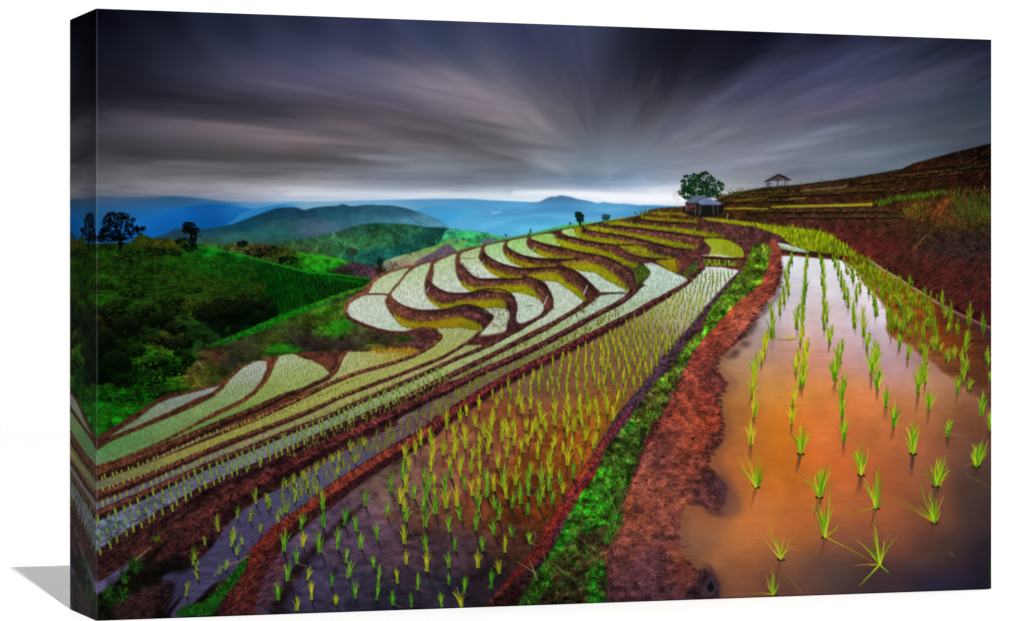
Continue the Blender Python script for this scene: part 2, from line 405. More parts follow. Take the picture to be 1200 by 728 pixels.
# forested hill
land([(300,290),(340,284),(370,278),(396,271),(412,265.5),(425,263),(440,261.6),(470,262),(486,264),(500,266),(512,266.5),(522,267),(528,270),(534,276),(546,284)],
     [(310,292,(47,72,44)),(340,290,(49,82,47)),(380,280,(49,100,66)),(380,296,(41,93,47)),(415,270,(32,77,60)),(415,285,(51,111,66)),
      (415,300,(28,82,66)),(450,266,(28,77,55)),(450,280,(38,93,60)),(440,300,(22,86,79)),(480,268,(38,88,64)),(490,282,(24,75,64)),
      (480,296,(19,77,68)),(515,272,(17,66,61)),(515,284,(24,82,66)),(440,312,(20,81,72)),(360,300,(66,70,57))],
     bottom=345, soft=.5, sx=18, sy=7, noise=N_MID, amp=.12)
for k in range(2400):      # tree crowns of the far wood
    x = rng.uniform(318, 530); y = rng.uniform(266, 312)
    if y < 266 + abs(x - 450) * .14 - 2 or (x > 500 and y > 292): continue
    c = under(x, y); f = rng.choice([.72, .8, 1.18, 1.3])
    stroke(x, y, x + rng.normal(0, .6), y - rng.uniform(.6, 2), 2.0, 1, [c[0] * f + 3, c[1] * f, c[2] * f * .97], .5)

# green shoulder right of the wood, with the bare brown plot
land([(500,300),(512,288),(520,276),(522,270),(532,268),(544,270),(558,271),(570,273),(586,277),(598,279),(616,279)],
     [(525,272,(60,160,130)),(540,276,(60,190,110)),(570,276,(60,170,110)),(540,284,(66,168,84)),(560,282,(50,150,80)),
      (580,284,(56,150,90)),(560,294,(60,130,70)),(595,282,(60,160,90))], bottom=330, soft=.5, sx=14, sy=5, noise=N_MID, amp=.14)
region([(440,312),(462,302),(490,294),(512,287),(530,280),(548,282),(540,292),(520,302),(480,316),(450,318)],
       [(450,306,(118,140,112)),(480,298,(130,165,105)),(505,290,(120,170,80)),(535,284,(100,160,90)),(470,310,(150,130,110)),(500,302,(140,120,100))],
       soft=.6, sx=16, sy=6, noise=N_MID, amp=.08)
region([(484,309),(497,301),(510,294),(522,286.5),(526,286),(533,292),(538,297),(524,304),(505,309)], (98, 84, 98), sm=False, soft=.5, noise=N_FINE, amp=.08)
region([(564,285),(567,280),(578,279),(585,282),(572,287)], (88, 104, 112), soft=.5, noise=N_FINE, amp=.06)
for x, y in [(543,281),(550,282),(568,277),(535,284),(560,279)]:
    for k in range(6): stroke(x + rng.normal(0, 1), y, x + rng.normal(0, 1.3), y - rng.uniform(1, 4), 2, 1, (34, 110, 70), .6)

# ridge line carrying the terraces (mint green lip)
land([(560,300),(575,286),(588,279.5),(600,277.5),(610,275.5),(632,271),(646,267.5),(660,264.5),(680,261.5),(700,260),(712,258),(726,255.5),(742,253.5),(757,250),(770,247),(790,246),(830,244)],
     [(590,280,(60,150,90)),(620,275,(70,160,100)),(650,268,(70,165,85)),(690,262,(90,165,60)),(740,255,(110,170,50)),(790,248,(100,120,40))],
     bottom=330, soft=.4, sx=20, sy=8, noise=N_FINE, amp=.06)

# ---- left-hand hills ----------------------------------------------------------
land([(105,286),(125,285),(150,284),(160,277),(168,275),(180,279.5),(196,280),(210,281),(226,286),(240,286),(262,286),(280,284),(300,285.5),(320,288),
      (336,291),(360,296),(380,299.5),(400,303.5),(412,308),(430,312),(448,316),(462,324),(470,330)],
     [(120,292,(22,38,8)),(120,310,(12,34,8)),(160,288,(28,44,10)),(200,286,(52,66,14)),(190,296,(30,48,10)),(240,290,(40,92,30)),
      (280,288,(70,96,50)),(310,292,(60,60,30)),(330,298,(46,58,24)),(350,302,(26,96,14)),(390,306,(30,130,20)),(400,314,(20,90,14)),
      (420,316,(60,44,50)),(450,322,(64,50,60))], bottom=560, soft=.5, sx=18, sy=7, noise=N_MID, amp=.22)
# tilled plots beneath the tree
region([(394,318),(404,310),(416,308),(432,311),(446,315),(446,325),(432,325),(412,322)], (62, 44, 54), soft=.8, noise=N_FINE, amp=.15)
region([(386,321),(396,315),(410,314),(416,320),(405,323)], (34, 30, 22), soft=1, noise=N_FINE, amp=.2)
# big furrowed field
FIELD = [(228,291),(250,292),(270,296),(296,302),(320,308),(345,315),(360,318.5),(380,320),(400,322),(420,324.5),(434,327),(428,338),(400,348),(370,358),(335,371),(300,386),
         (250,404),(200,420),(113,440),(105,330),(150,312),(190,300)]
region(FIELD, [(240,296,(10,94,14)),(290,306,(11,99,18)),(330,316,(11,95,20)),(370,324,(11,106,24)),(410,328,(13,99,20)),(425,333,(40,86,20)),
               (260,312,(8,72,10)),(300,325,(5,63,8)),(340,335,(6,72,8)),(380,338,(14,77,14)),(400,342,(24,60,14)),
               (220,305,(20,72,9)),(180,312,(22,50,9)),(130,310,(10,39,9)),(200,325,(27,53,7)),(130,330,(17,39,7)),(150,345,(20,44,7)),
               (240,335,(42,63,9)),(200,350,(25,39,7)),(270,345,(25,50,9)),(320,350,(5,57,4)),(350,352,(12,72,7)),(130,380,(17,23,9)),
               (180,375,(17,32,9)),(200,395,(32,39,14)),(240,390,(22,31,12)),(150,400,(12,32,7)),(290,370,(5,15,4)),(300,380,(12,55,7))],
       sm=True, soft=.8, sx=20, sy=10, noise=N_MID, amp=.20)
# furrows
fp = spline(FIELD, True, 4)
for r in range(46):
    for k in range(120):
        u = k / 120
        x = 232 + u * 205 - r * 1.4 + rng.normal(0, .5); y = 293 + u * 35 + r * 1.9 + .00 * u
        if not inside(x, y + 1, fp): continue
        if y > 365 - .0 * x: continue
        fade = np.clip((y - 296) / 12, .2, 1) * np.clip((x - 225) / 70, .15, 1) * np.clip((372 - y) / 18, 0, 1)
        stroke(x, y, x + 1.5, y + 2.4, 1.6, 1.1, (2, 26, 4), .62 * fade)
        if (r + k) % 2: stroke(x + 1.3, y + .4, x + 1.7, y + 1.6, 1.0, .8, (44, 150, 24), .42 * fade)
ribbon([(230,289.5),(250,291.5),(272,297),(298,303),(322,309.5),(346,315.5),(362,319),(382,321),(402,323),(420,325.5),(433,327)], [.8,1.4,1.6,2,2,1.6,1.2], (24, 128, 28), .2, .4)
ribbon([(380,324),(400,328),(418,330),(430,333)], [2,3,1], (10, 90, 16), .2, .8)
ribbon([(340,294),(360,298.5),(380,302),(400,306),(408,309)], [1,2,2,1], (60, 150, 30), .3, .5)

def foliage(cx, cy, rx, ry, n, cols, sz=(1.2, 3.2), alpha=.7, squash=1.0):
    for k in range(n):
        a = rng.uniform(0, 2 * math.pi); r = math.sqrt(rng.random())
        x = cx + rx * r * math.cos(a); y = cy + ry * r * math.sin(a)
        c = cols[rng.integers(len(cols))]
        f = rng.uniform(.75, 1.25)
        l = rng.uniform(*sz); t = rng.uniform(0, 2 * math.pi)
        stroke(x, y, x + l * math.cos(t), y + l * math.sin(t) * squash, l * .8, l * .4, [v * f for v in c], alpha)

def bush(cx, cy, rx, ry, n, lit=(44, 62, 16), dark=(3, 9, 3)):
    for k in range(n):
        a = rng.uniform(0, 6.283); r = math.sqrt(rng.random()); dx = r * math.cos(a); dy = r * math.sin(a)
        lum_ = max(0.0, -dy * .8 + .12 - .3 * dx) * rng.uniform(.4, 1.2)
        c = mix(dark, lit, min(1, lum_)); l = rng.uniform(1, 2.8); t = rng.uniform(0, 6.283)
        stroke(cx + rx * dx, cy + ry * dy, cx + rx * dx + l * math.cos(t), cy + ry * dy + l * math.sin(t) * .7, l * .9, l * .4, c, .7)
DK = [(2, 8, 2), (6, 18, 5), (0, 4, 2), (10, 26, 6)]
MD = [(12, 40, 6), (20, 54, 8), (8, 28, 6), (34, 60, 10), (30, 34, 10)]
BR = [(26, 74, 8), (16, 72, 8), (40, 84, 12), (10, 54, 6)]
OL = [(60, 60, 14), (48, 52, 12), (76, 72, 18), (34, 40, 10)]
# grassy knoll, shrubs at the top left
for cx, cy, rx, ry, n, cols in [
    (135,292,26,8,120,MD),(150,300,40,7,180,DK),(125,300,14,5,60,BR),(190,286,26,4,90,OL),(182,296,14,5,120,DK),(206,297,8,3,40,DK),(212,282,8,3,50,DK),
    (222,290,9,5,80,DK),(284,286,6,4,60,DK),(276,291,12,3,50,OL),(310,295,22,6,160,DK),(338,305,12,5,90,DK),(330,296,20,4,80,OL),(304,290,14,4,60,[(70,44,30),(50,40,24)]),
    (130,320,30,16,200,MD),(190,330,40,20,240,MD),(240,335,26,9,130,MD),(250,345,30,8,120,OL),(178,322,40,12,200,DK),(150,335,30,10,160,DK),(300,338,12,6,50,OL)]:
    foliage(cx, cy, rx, ry, n, cols, alpha=.55)

# scrub valley: broad dabs
VAL = [(105,330),(150,335),(200,350),(250,345),(300,345),(312,372),(300,386),(250,402),(238,404),(245,425),(262,442),(250,452),(215,459),(190,466),(160,488),(130,508),(105,528)]
region(VAL, [(130,350,(21,51,7)),(180,350,(24,48,10)),(230,350,(29,48,10)),(280,355,(5,16,5)),(270,380,(5,18,7)),(300,350,(8,32,5)),
             (130,380,(16,21,10)),(180,380,(18,35,10)),(200,400,(45,51,18)),(230,395,(18,40,13)),(130,410,(10,21,5)),(180,420,(27,75,10)),
             (200,425,(24,78,13)),(220,420,(13,45,10)),(130,440,(5,16,5)),(200,450,(40,89,10)),(235,440,(94,75,31)),(240,425,(102,67,39)),
             (160,455,(10,54,7)),(120,470,(10,59,7)),(150,475,(8,75,7)),(190,460,(10,59,10)),(120,495,(10,81,10)),(150,490,(13,110,15)),(118,515,(10,81,10)),(180,468,(10,81,10))],
       soft=3, sx=14, sy=10, noise=N_MID, amp=.35)
for cx, cy, rx, ry, n, cols in [
    (128,352,18,10,120,BR),(150,365,34,10,120,MD),(180,352,26,9,160,MD),(230,352,30,7,150,OL),(215,345,30,6,100,BR),(135,385,22,12,160,DK),(130,372,20,7,90,OL),
    (178,375,22,9,170,DK),(200,395,16,7,120,OL),(208,400,20,9,150,DK),(185,402,26,4,70,OL),(160,395,30,8,120,MD),
(258,378,4,10,40,[(30,10,6),(20,14,8)]),
    (262,384,8,4,30,BR),(128,410,20,8,150,DK),(120,430,18,12,160,DK),(150,432,26,10,220,DK),(175,415,22,6,60,MD),(190,412,14,4,50,[(64,104,16),(44,90,12)]),
    (205,425,12,7,80,BR),(180,432,26,9,220,DK),(195,438,14,6,90,MD),(222,420,10,6,70,BR),(214,414,12,4,60,DK),(235,418,6,3,30,BR),
    (150,455,36,10,240,MD),(125,458,14,8,100,BR),(165,470,26,7,140,BR),(150,470,20,8,140,DK),(140,482,26,9,240,BR),(120,495,12,12,160,BR),(165,478,16,6,120,BR),
    (205,448,16,5,100,BR),(190,455,20,6,100,MD),(225,448,20,7,120,OL),(252,446,14,4,60,BR),(118,515,8,10,90,BR)]:
    foliage(cx, cy, rx, ry, n, cols, alpha=.5, squash=.6)

for b_ in [(262,352,12,8,200),(246,358,12,10,220),(282,350,12,9,220),(298,346,10,8,180,(50,74,18)),(308,356,10,12,260,(30,60,14)),(318,364,7,10,160,(24,50,12)),(236,366,12,12,240,(34,50,14)),
           (262,368,20,16,520,(30,40,12)),(286,366,20,15,520,(20,34,10)),(304,374,12,10,240,(16,40,10)),(256,384,8,6,90,(16,24,8)),
           (132,366,14,14,300,(30,36,16)),(150,382,18,14,360,(28,40,14)),(124,398,14,14,260,(24,34,12)),(170,366,14,9,220,(34,54,16)),(186,376,16,10,260,(28,48,14)),(205,384,12,8,180,(44,54,20)),
           (208,402,18,9,260,(40,50,18)),(180,398,14,8,160,(30,44,14)),(136,424,18,12,260,(20,36,12)),(160,412,12,8,160,(34,54,16)),(186,424,22,9,300,(56,96,18)),(205,434,14,8,200,(20,60,12)),
           (176,444,18,9,220,(20,50,12)),(220,422,8,8,140,(18,40,12)),(146,446,14,8,160,(18,48,12)),(200,352,16,6,140,(40,56,16)),(160,344,16,6,140,(30,50,14)),(222,340,16,5,140,(60,70,18)),(190,462,20,6,160,(20,70,14))]:
    bush(*b_)
for k in range(2600):      # rough pasture: short dashes following the slope
    x = rng.uniform(112, 300); y = rng.uniform(292, 352)
    if x > 236 and y < 300: continue
    c = [(34,84,14),(20,56,8),(8,24,4),(50,90,20),(60,72,22),(14,70,10)][rng.integers(6)]
    l = rng.uniform(2, 6)
    stroke(x, y, x + l, y + l * (-.12 + .3 * (x - 112) / 190), 1.1, .5, c, .42)
# bright grassy lip running down the slope
ribbon([(434,334),(425,338),(400,346),(370,357.5),(335,371),(320,377),(300,386),(280,393),(258,401),(240,406)], [2,3,5,6,7,8,8,7,5,3],
       [(430,336,(57,98,30)),(400,348,(47,98,20)),(370,360,(24,114,16)),(330,374,(15,98,10)),(290,392,(19,95,16)),(250,404,(19,68,14))], .4, .7, N_FINE, .15)
SLOPE = [(432,338),(426,346),(414,352),(406,360),(404,370),(410,378),(424,384),(444,389),(470,391),(490,386),(504,392),(512,396),(500,406),(484,413),(470,411),(440,411),(400,411),
         (372,412),(352,413),(330,416),(322,420),(312,424),(296,422),(282,428),(268,440),(254,449),(236,452),(228,440),(232,424),(238,410),(262,404),(300,391),(335,377),(370,363),(405,350)]
region(SLOPE, [(410,355,(70,99,29)),(380,365,(46,93,14)),(385,385,(54,93,22)),(395,380,(23,114,14)),(360,375,(46,68,17)),(350,390,(46,54,26)),
               (320,388,(46,66,22)),(300,400,(43,52,25)),(280,410,(40,45,25)),(250,420,(62,47,25)),(245,435,(57,58,20)),(270,430,(35,41,19)),(330,412,(31,114,14)),
               (310,415,(46,58,22)),(370,402,(40,35,28)),(410,404,(43,37,31)),(450,398,(39,41,28)),(480,392,(23,62,14)),(490,404,(54,45,34)),(440,392,(49,45,25)),
               (425,388,(74,72,39)),(460,410,(70,62,17)),(430,409,(62,93,22))],
       soft=1, sx=14, sy=8, noise=N_MID, amp=.22)
for cx, cy, rx, ry, n, cols in [
    (392,386,12,8,160,[(30,130,14),(20,100,10),(50,120,20)]),(378,376,12,6,70,OL),(395,372,8,5,50,[(110,100,50),(80,90,30)]),(352,392,18,9,160,[(40,34,26),(60,50,34),(30,28,22)]),(356,376,14,6,60,OL),
    (330,392,18,8,100,[(56,66,24),(70,60,36)]),(326,410,12,4,90,[(24,110,10),(40,120,16)]),(348,402,12,7,100,[(24,18,22),(44,30,34)]),
    (370,404,18,5,110,[(50,30,36),(36,26,26)]),(410,404,20,4,90,[(60,36,44),(44,30,34)]),(420,398,16,4,60,[(80,60,60),(50,40,30)]),
    (478,390,14,4,110,[(24,60,12),(14,40,10)]),(462,393,12,4,70,[(60,80,30),(36,60,20)]),(450,396,14,5,70,[(60,40,40),(44,34,34)]),(493,397,12,6,90,[(60,40,50),(44,30,36)]),
    (440,407,14,3,70,[(110,110,40),(90,80,30)]),(470,408,18,3,90,[(130,60,50),(100,40,44)]),(284,410,20,8,140,[(50,44,34),(36,34,22),(66,54,40)]),
    (256,420,10,6,70,[(100,50,40),(70,36,30)]),(245,432,10,8,80,OL),(268,425,12,6,80,[(52,40,48),(40,34,34)]),(300,402,16,8,90,[(60,66,26),(44,44,26)]),
    (262,444,16,3,60,BR),(318,398,10,5,50,OL),(430,380,12,4,50,[(90,60,44),(70,50,36)]),(418,372,8,6,40,[(100,64,48)])]:
    foliage(cx, cy, rx, ry, n, cols, alpha=.5, sz=(1, 2.6))
stroke(232,424,238,432,1.6,1,(150,140,130),.6)

tex_l = [(40,52,16),(60,50,28),(24,30,12),(70,60,34),(30,70,16)]
for k in range(900):
    x = rng.uniform(236, 500); y = rng.uniform(345, 452)
    if inside(x, y, np.array(SLOPE, float)):
        c = tex_l[rng.integers(5)]; t = rng.uniform(-.9, 0)
        stroke(x, y, x + 4 * math.cos(t), y + 4 * math.sin(t), 1.3, .5, c, .4)
# silhouetted trees on the knoll
def branch_tree(x, y, h, lean, cols, n, rx, ry, trunk=2.0, gaps=0):
    stroke(x, y, x + lean * .5, y - h * .6, trunk, trunk * .5, cols[0], 1, .06)
    for k in range(7):
        a = rng.uniform(-1.1, 1.1)
        stroke(x + lean * .35, y - h * .42, x + lean + math.sin(a) * rx * .8, y - h * .65 - math.cos(a) * ry * .6, trunk * .5, .5, cols[0], .9, .1)
    cx, cy = x + lean, y - h + ry
    for k in range(gaps):
        a = rng.uniform(0, 6.28); r = rng.uniform(.45, 1.0)
        foliage(cx + rx * r * math.cos(a), cy + ry * r * math.sin(a), rx * .32, ry * .3, n // gaps, cols, (.8, 2.2), .9)
    if not gaps: foliage(cx, cy, rx, ry, n, cols, (.8, 2.4), .95)
BK = [(3, 5, 6), (6, 10, 8), (0, 2, 3)]
for cx, cy, rx, ry, n in [(126,262,6,11,200),(122,274,6,7,150),(131,252,5,3,50),(138,262,6,8,140),(146,254,6,4,70),(150,262,7,6,70),(154,270,9,5,100),(136,276,8,6,180),(146,278,10,4,110),(141,284,3,8,60),
                          (160,268,4,3,30),(167,268,3.5,2.6,30),(164,273,3,3,14),(141,252,5,3,30),(156,258,3,3,12),(128,280,14,4,120),(118,280,5,4,60)]:
    foliage(cx, cy, rx, ry, n, BK, (.8, 2), .93)
stroke(141,293,140,270,3,1.6,(3,4,5)); stroke(140,280,152,262,1.6,.8,(3,4,5)); stroke(140,276,130,258,1.4,.6,(3,4,5)); stroke(150,274,166,268,1,.6,(3,4,5))
for cx, cy, rx, ry, n in [(222,265,7,4.5,130),(221,270,8,4,130),(230,270,3.5,3,50),(228,277,4,5,60),(218,264,4,3,40),(225,282,3.5,5,50)]:
    foliage(cx, cy, rx, ry, n, [(4,7,5),(8,14,8)], (.8, 2), .93)
stroke(226,288,223,270,2.6,1.6,(4,6,4)); stroke(229,286,230,272,1.6,1,(4,6,4))
# small trees mid-distance
foliage(413,295,6,4,90,[(46,60,40),(30,44,32),(66,66,46)],(.8,1.8),.7); stroke(413.5,309,413,294,1.3,.8,(36,36,26))
foliage(445,307,4.2,5,90,[(14,40,36),(20,30,26)],(.8,1.8),.85); foliage(446,315,7,4,90,[(26,26,22),(40,34,26)],(.8,1.8),.8); stroke(446,318,445,304,1.4,.8,(20,24,20))
for x, y in [(457,308),(464,309),(461,312),(459,316),(480,298),(440,321)]:
    foliage(x, y, 2.2, 2.6, 16, [(50,60,40),(90,60,50)], (.7,1.5), .7)
foliage(436,322,6,3,50,[(150,90,110),(110,60,60),(90,50,60)],(.7,1.6),.6)

# ---- terraced hill: earth first, then the flooded beds --------------------------
EARTH = [(105,516),(130,502),(150,490),(170,478),(190,465),(220,459),(254,450),(268,440),(284,429),(298,423),(326,417),(352,413),(404,411),(450,408),(492,398),(470,390),(440,386),
         (424,380),(408,372),(404,362),(408,352),(420,343),(430,334),(440,325),(456,317),(480,312),(500,306),(522,300),(540,293),(566,287),(592,281),(620,276),(645,271),
         (660,268),(684,264),(708,259),(722,257.5),(742,254),(754,251),(760,246),(776,243.5),(800,242),(824,240),(840,234),(848,230),(864,225),(900,219),(940,216),(1000,209),(1056,199),
         (1072,191),(1120,178),(1162,168),(1200,160),(1200,740),(60,740),(60,560)]
region(EARTH, [(120,520,(60,34,24)),(200,500,(70,38,26)),(300,470,(84,46,30)),(420,440,(84,46,34)),(500,400,(78,44,44)),(440,380,(80,50,44)),(420,350,(110,70,50)),
               (480,370,(90,51,42)),(520,345,(86,50,48)),(560,360,(60,34,40)),(600,330,(74,44,37)),(640,310,(64,38,32)),(700,290,(70,42,37)),(760,290,(72,46,44)),
               (820,270,(84,50,44)),(860,280,(74,44,44)),(800,250,(70,46,24)),(860,240,(56,36,16)),(900,228,(46,34,16)),(960,232,(52,30,20)),(960,255,(69,37,30)),
               (1020,215,(42,24,12)),(1060,230,(48,28,14)),(1040,260,(62,37,22)),(1000,280,(76,35,28)),(1020,290,(87,33,24)),(1080,250,(66,46,20)),(1100,200,(40,20,12)),
               (1130,190,(18,10,8)),(1155,185,(8,6,6)),(1150,210,(22,10,6)),(1100,225,(34,22,10)),(1110,245,(80,44,22)),(1150,250,(44,48,18)),(1060,280,(64,33,24)),(1100,290,(49,35,30)),(1150,290,(40,30,28)),
               (1060,310,(64,33,24)),(1100,330,(63,25,23)),(1150,320,(51,26,24)),(1150,360,(64,22,24)),(1120,350,(61,27,21)),(600,420,(70,34,34)),(560,460,(84,30,34)),
               (400,520,(64,28,30)),(300,580,(52,26,26)),(200,620,(44,24,24)),(120,650,(36,20,20)),(150,690,(18,14,12)),(200,690,(16,10,10)),(340,640,(110,38,28)),(300,690,(56,28,26)),
               (440,560,(100,38,28)),(560,480,(92,34,36)),(700,520,(130,30,30)),(760,440,(60,40,48)),(840,300,(84,48,48)),(860,300,(96,44,39))],
       sm=False, rough=.2, soft=.4, sx=24, sy=13, noise=N_FINE, amp=.12)
y0, y1, x0, x1, em = pmask(EARTH)
lay((y0, y1, x0, x1, em), img[y0:y1, x0:x1] * np.clip(1 + .14 * N_MID[y0:y1, x0:x1, None], .4, 1.7), 1)

# right-hand hillside: slanting grassy, stony texture
def tex(poly, n, cols, ln=(2, 6), ang=(-.6, .3), w=1.4, a=.4, fine=1):
    p = np.asarray(poly, float); xa, ya = p.min(0); xb, yb = p.max(0); k = 0; guard = 0
    while k < n and guard < n * 6:
        guard += 1
        x = rng.uniform(xa, xb); y = rng.uniform(ya, yb)
        if not inside(x, y, p): continue
        t = rng.uniform(*ang); l = rng.uniform(*ln)
        c = cols[rng.integers(len(cols))]; f = rng.uniform(.7, 1.3)
        stroke(x, y, x + l * math.cos(t), y + l * math.sin(t), w * rng.uniform(.6, 1.2), .5, [v * f for v in c], a); k += 1
HILL = [(850,250),(846,232),(900,221),(1000,211),(1056,201),(1072,193),(1162,170),(1162,378),(1130,362),(1092,345),(1040,312),(1000,294),(964,268),(900,258)]
tex(HILL, 3600, [(28,16,10),(90,50,32),(60,38,20),(18,10,8),(96,46,38),(50,34,28)], (2, 9), (-1.0, -.2), 1.4, .34)
tex([(1000,285),(1040,285),(1110,300),(1162,310),(1162,370),(1092,342),(1040,310)], 1400, [(98,30,34),(78,26,28),(44,16,18),(120,60,54),(64,40,34)], (3, 9), (-1.0, -.3), 1.4, .32)
tex([(956,262),(990,268),(1030,280),(1060,296),(1020,298),(992,288),(964,272)], 200, [(124,34,40),(100,30,34),(80,26,28)], (2, 5), (-1.0, -.3), 1.6, .32)
tex([(1046,232),(1100,226),(1162,226),(1162,262),(1130,268),(1090,262),(1050,255)], 620, [(84,84,20),(60,70,16),(110,60,26),(30,24,10),(130,74,34)], (2, 7), (-2.0, -.8), 1.5, .42)
tex([(1110,228),(1162,230),(1162,256),(1120,258)], 240, [(50,84,20),(40,60,16),(80,90,24)], (3, 8), (-2.0, -1.1), 1.5, .45)
tex([(1024,238),(1046,232),(1110,224),(1112,228),(1050,236),(1030,243)], 200, [(60,104,20),(84,110,24),(44,70,14)], (2, 5), (-2.1, -1.0), 1.4, .7)
tex([(1112,222),(1162,218),(1162,224),(1112,228)], 60, [(110,96,40),(70,70,24)], (2, 4), (-2.1, -1.0), 1.2, .5)
tex([(1100,236),(1112,232),(1104,252),(1090,258)], 60, [(150,70,34),(120,56,30)], (2, 5), (-1.8, -.6), 1.6, .5)
tex([(1056,240),(1090,238),(1080,256),(1060,252)], 90, [(120,110,24),(90,80,20)], (2, 4), (-1.8, -.6), 1.6, .45)
tex([(1100,282),(1162,282),(1162,312),(1100,306)], 140, [(70,56,52),(60,44,44),(28,20,20)], (3, 8), (-.5, .2), 1.7, .4)
tex([(1060,262),(1100,264),(1080,292),(1050,280)], 120, [(70,62,26),(40,36,16),(24,18,14)], (3, 8), (-1.0, -.4), 1.5, .4)
ribbon([(1086,275),(1078,284),(1070,292)], [1,2,1], (110,70,50), .3, .6); ribbon([(1156,322),(1158,330)], 1.6, (120,40,16), .3, .5)
tex([(848,228),(880,223),(940,219),(1000,212),(1040,204),(1040,207),(980,217),(900,224),(850,232)], 260, [(24,34,12),(40,50,18),(60,54,20)], (1, 3), (-1.9, -1.0), 1.2, .6)
tex([(844,232),(980,222),(1020,214),(1020,224),(960,226),(850,238)], 300, [(84,64,24),(60,44,20),(44,34,14)], (1.5, 4), (-.3, .2), 1.4, .4)
ribbon([(1072,192),(1056,199),(1000,209),(940,217)], [1.5,2,1.5,1], (18,24,14), .3, .5)
ribbon([(1066,200),(1100,194),(1140,191),(1162,188)], [1,1.5,1.5,1], (70,40,26), .3, .8, alpha=.5)
ribbon([(1060,203),(1100,198),(1150,196)], [1,3,5], (10,6,6), .3, 1.2, alpha=.7)
for yy_, xa_, xb_, sl in [(226,880,1060,-.02),(230,868,1000,-.03),(236,850,930,-.02),(248,880,1040,-.01),(254,920,1060,0),(214,1010,1130,-.10),(207,1050,1160,-.12)]:
    for k in range(int((xb_ - xa_) * 1.1)):
        x = rng.uniform(xa_, xb_); y = yy_ + (x - xa_) * sl + rng.normal(0, .5)
        stroke(x, y + 2, x + rng.uniform(1, 4), y + 2.6, 1.8, .8, (18, 10, 8), .35)
        stroke(x, y, x + rng.normal(0, .8), y - rng.uniform(.6, 2.4), 1.1, .5, [(84,76,28),(60,56,20),(110,84,40)][rng.integers(3)], .5)
# thin planted ledges of the hillside
ribbon([(848,244.6),(870,244.4),(900,245)], [1.4,2,1.2], (150,140,30), .2, .3)
ribbon([(904,242.4),(930,241.6),(980,240.6),(1000,240),(1023,239)], [1.4,2,2.4,2.6,3.2], (150,146,24), .2, .3)
ribbon([(905,243.6),(960,242.2),(1022,240.6)], [.8,1,1], (190,186,60), .1, .3, alpha=.7)
ribbon([(990,238),(1023,236)], [1,3], (90,50,16), .3, 1, alpha=.7)
ribbon([(940,223),(970,221),(988,219.5),(992,216.5)], [1,1.2,1.6,2], (120,100,70), .2, .4)
ribbon([(925,233),(945,232)], [1.6,1.2], (120,110,30), .2, .4); ribbon([(860,236),(880,233),(900,232)], [1,1.4,1], (110,90,30), .2, .5)
ribbon([(955,222),(975,221)], [1,1.6], (100,86,40), .2, .4)
ribbon([(852,251),(853,253),(851,256)], 1.2, (170,150,120), .2, .3)

# hues
WHT = (204, 214, 208); PAL = (178, 196, 160); YEL = (150, 150, 16); YLD = (112, 118, 14); ORG = (160, 116, 18)

def bed(pts, color, sm=True, rows=None, sx=30, sy=12, rim=True, amp=.04):
    """flooded bed; rows = (dx, dy, length, tick colour, alpha) draws its seedlings in rows"""
    p = spline(pts, True, 8) if sm else np.array(pts, float)
    if rim:
        region(p + np.array([0, 1.0]), (112, 78, 52), False, .15, .4, alpha=.7)
    region(p, color, False, .12, .3, N_FINE, amp, 1, sx, sy)
    if rows: seed_rows(p, *rows)

def seed_rows(p, dx, dy, ln, col, a, jit=.12, shear=0.0, w=.95):
    xa, ya = p.min(0); xb, yb = p.max(0)
    y = ya + dy * .5; r = 0
    while y < yb:
        x = xa + (.22 * (y - ya)) % dx + .35 * math.sin(y * .21)
        while x < xb:
            xx_ = x + rng.normal(0, jit * dx * .5); yy_ = y + rng.normal(0, jit * dy)
            if inside(xx_, yy_, p):
                f = rng.uniform(.7, 1.25)
                stroke(xx_, yy_, xx_ + rng.normal(0, .35), yy_ - ln * rng.uniform(.7, 1.2), w, w * .5, [v * f for v in col], a)
            x += dx
        y += dy; r += 1

T1 = (2.7, 2.1, 2.3, (104, 136, 74), .52, .10)      # fine ticks on the pale beds
T2 = (2.9, 2.2, 2.4, (78, 88, 10), .52, .12)       # ticks on the yellow beds

# rounded beds stacked on the nose of the hill
bed([(431.7,344),(437.8,332),(447,325),(457.4,319.9),(472.5,314.8),(480.9,314),(475.6,319.9),(468,330.5),(460.5,336.5),(455.9,344.4)],
    [(440,340,(196,206,172)),(470,318,(176,196,150)),(455,335,(204,212,180))], rows=T1, sm=False)
bed([(408,361),(412,354.5),(428,346.6),(440,345.6),(453,346.4),(451,354),(458,368),(470,381),(483,385.5),(468,388),(448,385.5),(428,379),(412,371.5),(408,366)],
    [(415,360,(208,212,206)),(440,355,(200,208,196)),(430,372,(212,216,212)),(460,384,(190,206,190))], rows=T1)
bed([(459,344),(463.5,338),(472.5,326),(484.6,315.5),(496.7,309.5),(505,308.3),(502.8,316.9),(499,327.4),(497.5,336.5),(498.2,344),(504.3,352.4),(511.8,358.6),(519,361.6),(496.7,362.8),(481.6,360),(469.5,356.1),(462,350)],
    [(490,315,(184,202,160)),(480,335,(206,214,190)),(480,355,(212,216,212)),(505,360,(200,206,200))], rows=T1)
bed([(508,313.8),(510.3,308.5),(520.9,302.5),(535.3,297.4),(533.7,304.8),(534.5,316.8),(536,324.4),(540.5,332),(548,339),(554,341.8),(531.5,343),(517.9,339.5),(508.8,333.5),(505.8,328.9),(508.2,321.4)],
    [(520,305,(190,206,160)),(520,325,(196,208,182)),(530,340,(214,218,216)),(548,341,(200,206,200))], rows=T1)
